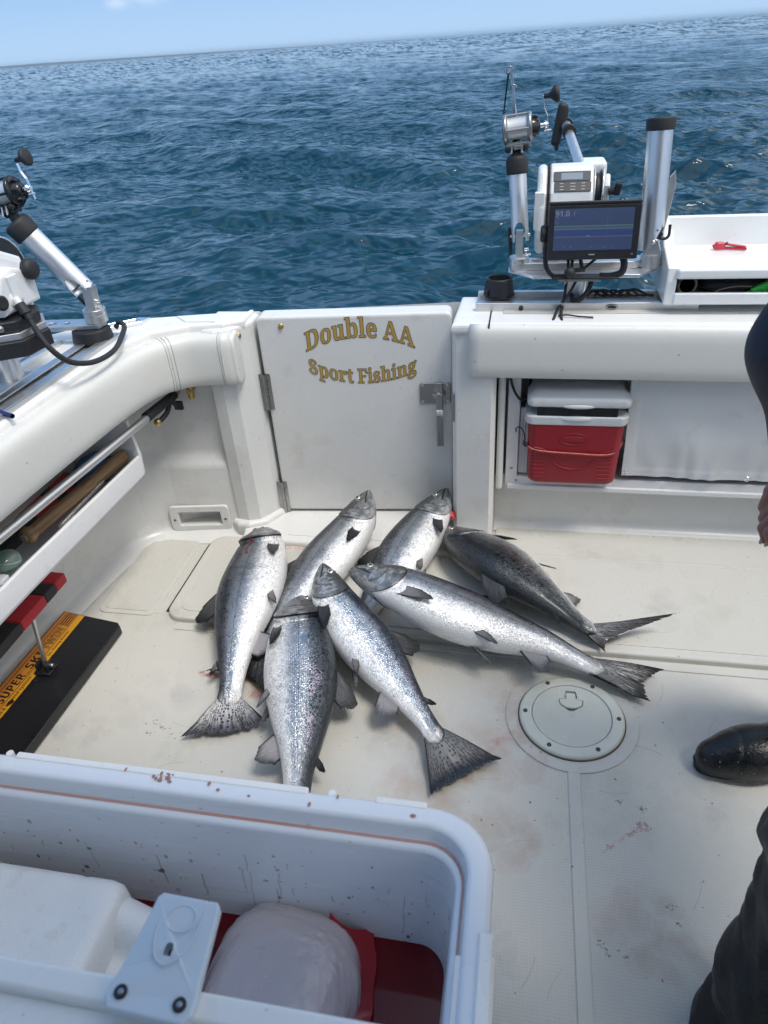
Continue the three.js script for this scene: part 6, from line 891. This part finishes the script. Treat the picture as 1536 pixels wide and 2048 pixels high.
  part('ratchet_plate', merge([panelXY([[0.350, 0.935], [0.372, 0.95], [0.380, 1.02], [0.386, 1.08], [0.380, 1.115], [0.368, 1.10], [0.36, 1.0]], -2.195, -2.188, 0.0015)]), M.aluDull, h2);
  part('hook_latch', cable([[0.362, 0.965, -2.15], [0.358, 0.952, -2.148], [0.372, 0.95, -2.148], [0.3795, 0.956, -2.15], [0.3805, 0.985, -2.155]], 0.0042, 40, 8), M.black, h2);
  part('rivet', lathe([[0.0002, 0.003], [0.004, 0.002], [0.0055, 0]], [0.339, 0.944, -2.132], [0, 0, 1], 14), M.steel, h2); part('rivet', lathe([[0.0002, 0.001], [0.0025, 0.0008]], [0.346, 0.975, -2.1345], [0.2, 0, 1], 12), M.black, h2);
}
{ // black socket (open rod-holder base) on the stern cap
  const c = thing('socket_base', 'black round rod-holder socket standing empty on the stern rail', 'socket', [-0.078, 0.793, -2.165]);
  part('cup', boxUV(lathe([[0.0002, 0.004], [0.030, 0.004], [0.031, 0.048], [0.035, 0.052], [0.0385, 0.05], [0.0395, 0.044], [0.0455, 0.006], [0.0465, 0.0], [0.0005, 0.0]], [-0.078, 0.7935, -2.165], [0, 1, 0], 56)), M.black, c);
  part('rim_lug', merge([boxC(0.004, 0.03, 0.008, 0.001).translate(-0.048, 0.822, -2.14), boxC(0.006, 0.02, 0.006, 0.001).translate(-0.112, 0.806, -2.13)]), M.black, c);
}
// ------------------------------------------------------------------ bait table
{
  const t = thing('bait_table', 'white plastic bait-cutting table with a tackle slot beneath, at the starboard quarter', 'table', [0.68, 0.768, -2.2]);
  const W = phy(0.82, 0.84, 0.85, 0.22, 0, { map: rep(wornTex, 1.2), clearcoat: 0.3, clearcoatRoughness: 0.15 });
  const side = [[-2.052, 0.797], [-2.048, 0.86], [-2.052, 0.894], [-2.075, 0.900], [-2.17, 0.925], [-2.22, 0.955], [-2.335, 0.976], [-2.342, 0.797]];
  const ends = [panelZY(side, 0.375, 0.402, 0.005)]; part('end_panel', ends[0], W, t); part('end_panel', panelZY(side, 1.06, 1.087, 0.005), W, t);
  part('cutting_top', box(0.400, 1.062, 0.872, 0.888, -2.335, -2.045, 0.006), W, t);
  part('front_lip', box(0.398, 1.064, 0.868, 0.896, -2.058, -2.038, 0.008, 4), W, t);
  part('back_panel', box(0.400, 1.062, 0.86, 0.970, -2.345, -2.325, 0.005), W, t);
  part('slot_front', box(0.399, 1.063, 0.797, 0.829, -2.060, -2.046, 0.005), W, t);
  part('slot_floor', box(0.402, 1.06, 0.797, 0.808, -2.33, -2.058, 0.002), W, t); part('slot_back', box(0.402, 1.06, 0.80, 0.872, -2.335, -2.32, 0.002), W, t);
  const jar = thing('bait_jar', 'round clear jar lying in the left end of the bait table slot', 'jar', [0.44, 0.808, -2.12]);
  part('jar_body', rod([0.436, 0.841, -2.25], [0.436, 0.841, -2.08], 0.027, 0.027, 32), std(0.10, 0.07, 0.05, 0.3), jar); part('jar_lid', lathe([[0.0002, 0.002], [0.02, 0.002], [0.0215, 0.006], [0.026, 0.006], [0.0275, 0.0]], [0.436, 0.841, -2.082], [0, 0, 1], 32), std(0.13, 0.11, 0.09, 0.3), jar);
  solo('tackle_pouch', boxUV(new THREE.SphereGeometry(1, 40, 24).scale(0.10, 0.026, 0.07).translate(0.56, 0.832, -2.15)), std(0.012, 0.013, 0.016, 0.5, 0, { bumpMap: rep(grainTex, 14), bumpScale: 0.002 }), 'black soft tackle pouch in the middle of the bait table slot', 'pouch');
  solo('snelled_line', cable([[0.49, 0.815, -2.07], [0.52, 0.832, -2.068], [0.56, 0.84, -2.07], [0.60, 0.838, -2.075]], 0.0012, 40, 6), std(0.3, 0.22, 0.2, 0.5), 'thin brown leader arching across the bait table slot', 'line');
  const gr = thing('green_lure', 'bright green plastic lure tilted in the bait table slot', 'lure', [0.63, 0.815, -2.09]);
  part('lure_body', boxUV(boxC(0.085, 0.024, 0.018, 0.008).rotateZ(0.42).rotateY(0.1).translate(0.640, 0.838, -2.082)), phy(0.01, 0.40, 0.03, 0.25, 0, { clearcoat: 0.8 }), gr); part('lure_tip', boxUV(boxC(0.024, 0.014, 0.012, 0.005).rotateZ(0.42).translate(0.598, 0.819, -2.08)), std(0.008, 0.18, 0.02, 0.3), gr);
  solo('clear_bag', boxUV((() => { const g = new THREE.IcosahedronGeometry(1, 10), p = g.attributes.position; for (let i = 0; i < p.count; i++) { const k = 1 + 0.3 * (fbm(p.getX(i) * 2 + 5, p.getZ(i) * 2 + p.getY(i) * 2 + 5, 3, 0, 9) - 0.5); p.setXYZ(i, p.getX(i) * 0.03 * k, p.getY(i) * 0.024 * k, p.getZ(i) * 0.04 * k); } g.computeVertexNormals(); return g; })().translate(0.705, 0.836, -2.085)), phy(0.7, 0.75, 0.72, 0.25, 0, { transmission: 0.6, thickness: 0 }), 'crumpled clear bag beside the green lure in the bait table slot', 'bag');
  const rl = thing('line_clip', 'small red release clip lying on the white bait table', 'clip', [0.565, 0.888, -2.26]);
  const red = phy(0.50, 0.012, 0.035, 0.3, 0, { clearcoat: 0.5 });
  part('clip_jaw', merge([boxC(0.075, 0.007, 0.013, 0.003).rotateY(-0.25).translate(0.580, 0.8935, -2.262), boxC(0.075, 0.006, 0.012, 0.003).rotateY(-0.25).rotateZ(-0.10).translate(0.577, 0.902, -2.262)].map(g => g)), red, rl);
  part('clip_head', merge([boxC(0.026, 0.020, 0.018, 0.004).rotateY(0.2).translate(0.545, 0.900, -2.266), boxC(0.014, 0.014, 0.010, 0.003).rotateZ(0.5).translate(0.532, 0.899, -2.262)]), red, rl); part('clip_spring', rod([0.558, 0.897, -2.272], [0.562, 0.910, -2.258], 0.003), M.blackGloss, rl);
}
// ------------------------------------------------------------------ the person at the starboard side
{
  const p = thing('person', 'person in navy jacket and black trousers standing at the right edge, one arm hanging', 'person', [0.58, 0, -0.90]);
  const skinT = tex(256, 256, (u, v) => { const n = fbm(u * 18, v * 18, 4, 18, 3); return mix3([0.24, 0.105, 0.075], [0.34, 0.16, 0.115], n); }, { srgb: true });
  const skin = phy(1, 1, 1, 0.5, 0, { map: rep(skinT, 3), bumpMap: rep(grainTex, 30), bumpScale: 0.0006 });
  const navy = std(0.006, 0.010, 0.026, 0.85, 0, { bumpMap: rep(grainTex, 30), bumpScale: 0.0006, roughnessMap: rep(smudgeTex, 2) }), pants = std(0.008, 0.0085, 0.010, 0.66, 0, { bumpMap: rep(grainTex, 10), bumpScale: 0.0008, roughnessMap: rep(smudgeTex, 2) });
  const fold = (x, y, z, k, s) => 0.010 * k * Math.sin(y * 26 + 7 * fbm(x * 5 + 3, z * 5 + y * 2, 3, 0, s)) * fbm(x * 4 + z * 3, y * 4, 2, 0, s + 2) + 0.016 * k * (fbm(x * 7 + 2, y * 6 + z * 7, 3, 0, s + 5) - 0.5);
  // body: legs under the cloth, neck, head, forearms and hands are one figure
  const bodySdf = (x, y, z) => { const q = [x, y, z]; let d = capsule(q, [0.60, 1.0, -0.90], [0.60, 1.36, -0.90], 0.12, 0.13); d = smin(d, capsule(q, [0.59, 1.40, -0.90], [0.575, 1.53, -0.90], 0.058, 0.055), 0.04); let h = Math.hypot((x - 0.555) / 0.098, (y - 1.635) / 0.122, (z + 0.90) / 0.078); d = smin(d, (h - 1) * 0.085, 0.03); d = smin(d, capsule(q, [0.462, 1.625, -0.9], [0.448, 1.607, -0.9], 0.012, 0.016), 0.018); d = smin(d, capsule(q, [0.50, 1.545, -0.9], [0.475, 1.545, -0.9], 0.034, 0.026), 0.03); for (const s of [-1, 1]) { d = smin(d, capsule(q, [0.565, 1.64, -0.9 + s * 0.078], [0.57, 1.612, -0.9 + s * 0.08], 0.016, 0.012), 0.01); const kn = s > 0 ? [0.47, 0.52, -0.63] : [0.66, 0.5, -1.17], an = s > 0 ? [0.50, 0.12, -0.60] : [0.71, 0.12, -1.22]; d = smin(d, capsule(q, [0.62, 0.92, -0.90 + s * 0.10], kn, 0.075, 0.055), 0.05); d = smin(d, capsule(q, kn, an, 0.055, 0.04), 0.03); } return d; };
  part('body', sdfGeo([0.56, 0.9, -0.90], 0.92, 110, bodySdf), skin, p);
  part('hair', sdfGeo([0.575, 1.665, -0.9], 0.16, 50, (x, y, z) => Math.max((Math.hypot((x - 0.568) / 0.102, (y - 1.652) / 0.118, (z + 0.90) / 0.086) - 1) * 0.09 + 0.008 * (fbm(x * 60, y * 60 + z * 40, 2, 0, 3) - 0.5), Math.min(0.49 - x, 9) * 1, (1.60 + (0.56 - x) * -0.9) - y - 0.02 + (x < 0.53 ? 0.09 : 0))), std(0.03, 0.02, 0.013, 0.7), p);
  for (const s of [-1, 1]) { const e = part('eye', boxUV(new THREE.SphereGeometry(0.0125, 20, 14).translate(0.473, 1.648, -0.90 + s * 0.032)), std(0.7, 0.68, 0.65, 0.2), p); part('pupil', boxUV(new THREE.SphereGeometry(0.006, 14, 10).translate(0.4635, 1.648, -0.90 + s * 0.032)), std(0.02, 0.012, 0.008, 0.15), e); }
  part('mouth', boxUV(new THREE.SphereGeometry(1, 20, 12).scale(0.006, 0.006, 0.022).translate(0.455, 1.567, -0.90)), std(0.26, 0.09, 0.08, 0.5), p);
  const jacket = (x, y, z) => { const q = [x, y, z]; let d = smin(capsule(q, [0.62, 0.92, -0.90], [0.62, 1.34, -0.90], 0.155, 0.15), capsule(q, [0.60, 1.36, -1.05], [0.60, 1.36, -0.75], 0.095, 0.095), 0.10); for (const [a, b, c] of [[[0.50, 1.36, -1.08], [0.424, 1.03, -1.10], [0.466, 0.862, -1.095]], [[0.60, 1.36, -0.70], [0.66, 1.06, -0.66], [0.62, 0.88, -0.62]]]) { d = smin(d, capsule(q, a, b, 0.090, 0.084), 0.06); d = smin(d, capsule(q, b, c, 0.084, 0.062), 0.04); } d += fold(x, y, z, 0.7, 12) * sstep(1.5, 1.3, y); return Math.max(d, 0.86 - y + 0.0 * x); };
  part('jacket', sdfGeo([0.58, 1.18, -0.89], 0.50, 96, jacket), navy, p);
  part('collar', boxUV(lathe([[0.075, 0.0], [0.088, 0.0], [0.082, 0.06], [0.074, 0.06]], [0.592, 1.40, -0.90], [-0.1, 1, 0], 36)), navy, p);
  const legs = (x, y, z) => { const q = [x, y, z]; let d = capsule(q, [0.62, 0.98, -0.96], [0.62, 0.98, -0.84], 0.15, 0.15); for (const [h, k, a] of [[[0.68, 0.90, -0.80], [0.466, 0.50, -0.625], [0.436, 0.05, -0.590]], [[0.64, 0.90, -1.0], [0.67, 0.5, -1.17], [0.73, 0.09, -1.22]]]) { d = smin(d, capsule(q, h, k, 0.118, 0.094), 0.07); d = smin(d, capsule(q, k, a, 0.094, 0.098), 0.05); } const w = x * 0.8 + z * 0.9, rg = (a, b) => { const n = fbm(a, b, 3, 0, 44); return 1 - Math.abs(2 * n - 1); }; d += fold(x, y, z, 1.2, 31) + 0.034 * (0.6 - rg(w * 9 + y * 6, y * 11 - w * 4 + 9)) + 0.014 * Math.abs(Math.sin(y * 22 + w * 14 + 3 * fbm(w * 4, y * 4, 2, 0, 5))); return Math.max(d, 0.022 - y); };
  part('trousers', sdfGeo([0.60, 0.56, -0.92], 0.58, 116, legs), pants, p);
  const bootTex = tex(512, 512, (u, v) => { let c = [0.006, 0.0065, 0.0075]; const n = fbm(u * 14, v * 14, 4, 14, 2); c = mix3(c, [0.018, 0.018, 0.016], sstep(0.55, 0.75, n)); const x = Math.floor(u * 40), y = Math.floor(v * 40); if (hash2(x, y, 3) > 0.972) { const d = Math.hypot(u * 40 - x - 0.5, (v * 40 - y - 0.5) * (0.6 + hash2(x, y, 6))) + 0.25 * (fbm(u * 160, v * 160, 2, 160, 7) - 0.5), r = 0.08 + 0.3 * hash2(x, y, 4) ** 2; c = mix3(c, [0.34, 0.37, 0.38], 0.7 * sstep(r, r * 0.5, d)); } return c; }, { srgb: true });
  const leather = phy(1, 1, 1, 0.22, 0, { map: rep(bootTex, 5), bumpMap: rep(grainTex, 12), bumpScale: 0.0010 });
  const boot = (ox, oz, turn) => { const sd = (X, y, Z) => { const dx = X - ox, dz = Z - oz, x = dx * Math.cos(turn) - dz * Math.sin(turn), z = dx * Math.sin(turn) + dz * Math.cos(turn); const q = [x, y, z]; let d = capsule(q, [0.046, 0.040, 0.004], [0.13, 0.048, 0.0], 0.038, 0.046); d = smin(d, capsule(q, [0.10, 0.052, 0], [0.235, 0.078, 0], 0.036, 0.047), 0.06); d = smin(d, capsule(q, [0.13, 0.045, 0], [0.265, 0.048, 0], 0.044, 0.042), 0.05); d = smin(d, capsule(q, [0.245, 0.08, 0], [0.255, 0.24, 0], 0.053, 0.062), 0.05); const tc = Math.abs(Math.hypot(x - 0.02, z * 0.9) - 0.078); d += 0.0022 * Math.exp(-((tc / 0.0035) ** 2)) * sstep(0.03, 0.045, y); d -= 0.0028 * Math.exp(-(((y - 0.026) / 0.004) ** 2)); return Math.max(d, 0.016 - y); }; return sdfGeo([ox + 0.15 * Math.cos(turn), 0.12, oz - 0.15 * Math.sin(turn)], 0.22, 84, sd); };
  const solePts = (ox, oz, turn) => { const o = []; for (let k = 0; k < 40; k++) { const a = k / 40 * 6.283, lx = 0.156 - 0.146 * Math.cos(a), lz = 0.043 * Math.sin(a) * (1 - 0.22 * Math.exp(-(((lx - 0.2) / 0.06) ** 2))) * Math.pow(Math.abs(Math.sin(a)) + 1e-6, -0.22); o.push([ox + lx * Math.cos(turn) + lz * Math.sin(turn), oz - lx * Math.sin(turn) + lz * Math.cos(turn)]); } return o; };
  for (const [ox, oz, tn] of [[0.428, -1.142, 0.16], [0.375, -0.585, -0.10]]) { const b = part('boot', boxUV(boot(ox, oz, tn)), leather, p); part('boot_sole', plan(solePts(ox, oz, tn), 0.0015, 0.022, 0.004), M.rubber, b); part('welt', cable(solePts(ox, oz, tn).map(([x, z]) => [x, 0.0245, z]), 0.0034, 160, 8, true), std(0.030, 0.029, 0.022, 0.6), b); }
  // right hand: palm, four curled fingers, thumb
  const H = [0.459, 0.815, -1.095];
  const fingers = [[[-0.016, -0.065, -0.026], [-0.030, -0.098, -0.026], [-0.022, -0.120, -0.022], 0.0098], [[-0.016, -0.070, -0.007], [-0.033, -0.107, -0.008], [-0.025, -0.131, -0.006], 0.0102], [[-0.014, -0.068, 0.012], [-0.030, -0.103, 0.012], [-0.022, -0.124, 0.011], 0.0098], [[-0.010, -0.060, 0.029], [-0.023, -0.088, 0.031], [-0.017, -0.106, 0.029], 0.0086]];
  const hand = (x, y, z) => { const q = [x - H[0], y - H[1], z - H[2]]; let d = capsule(q, [0, 0.06, 0], [0, -0.01, 0], 0.029, 0.027); for (const s of [-0.022, -0.006, 0.010, 0.025]) d = smin(d, capsule(q, [0, -0.012, s * 0.75], [-0.014, -0.062, s], 0.016, 0.0125), 0.014); for (const [a, b, c, r] of fingers) d = Math.min(d, smin(capsule(q, a, b, r, r * 0.95), capsule(q, b, c, r * 0.95, r * 0.8), 0.003)); d = smin(d, smin(capsule(q, [-0.004, -0.018, -0.026], [-0.024, -0.052, -0.042], 0.0145, 0.0122), capsule(q, [-0.024, -0.052, -0.042], [-0.030, -0.085, -0.040], 0.0118, 0.0098), 0.004), 0.006); return d; };
  const hd = part('hand', sdfGeo([H[0] - 0.01, H[1] - 0.03, H[2]], 0.108, 78, hand), skin, p);
  for (const [a, b, c] of fingers) { const m = V(c[0] - 0.007, c[1] - 0.002, c[2]); part('nail', boxUV(new THREE.SphereGeometry(1, 14, 10).scale(0.0022, 0.007, 0.0056).rotateZ(-0.3).translate(H[0] + m.x, H[1] + m.y, H[2] + m.z)), std(0.42, 0.24, 0.19, 0.3), hd); }
  part('hand', sdfGeo([0.62, 0.80, -0.60], 0.11, 60, (x, y, z) => { const q = [x - 0.62, y - 0.83, z + 0.605]; let d = capsule(q, [0, 0.06, 0], [0, -0.01, 0], 0.029, 0.027); for (const s of [-0.025, -0.010, 0.006, 0.022]) d = smin(d, capsule(q, [0, -0.012, s * 0.75], [-0.014, -0.062, s], 0.016, 0.0125), 0.014); for (const [a, b, c, r] of fingers) d = Math.min(d, smin(capsule(q, [a[0], a[1], -a[2]], [b[0], b[1], -b[2]], r, r * 0.95), capsule(q, [b[0], b[1], -b[2]], [c[0], c[1], -c[2]], r * 0.95, r * 0.8), 0.003)); return smin(d, capsule(q, [-0.004, -0.018, 0.026], [-0.028, -0.075, 0.042], 0.0145, 0.0105), 0.006); }), skin, p);
}
// ------------------------------------------------------------------ far shore, haze
{
  const R = []; for (let k = 0; k <= 120; k++) { const a = -Math.PI / 2 - 1.15 + k / 120 * 1.0, d = 27000, h = (26 + 46 * fbm(k * 0.12, 2, 4, 0, 4)) * sstep(120, 70, k) + 2, x = d * Math.cos(a), z = d * Math.sin(a); R.push([V(x, -14, z), V(x * 1.005, h * 0.8, z * 1.005), V(x * 1.02, h, z * 1.02), V(x * 1.06, -14, z * 1.06)]); }
  const s = new THREE.Mesh(boxUV(loft(R, { closed: false })), std(0.04, 0.06, 0.06, 0.9)); s.name = 'hills'; s.userData.kind = 'structure'; scene.add(s);
  scene.fog = new THREE.FogExp2(new THREE.Color(0.55, 0.70, 0.86), 0.000018);
}
renderer.render(scene, camera);
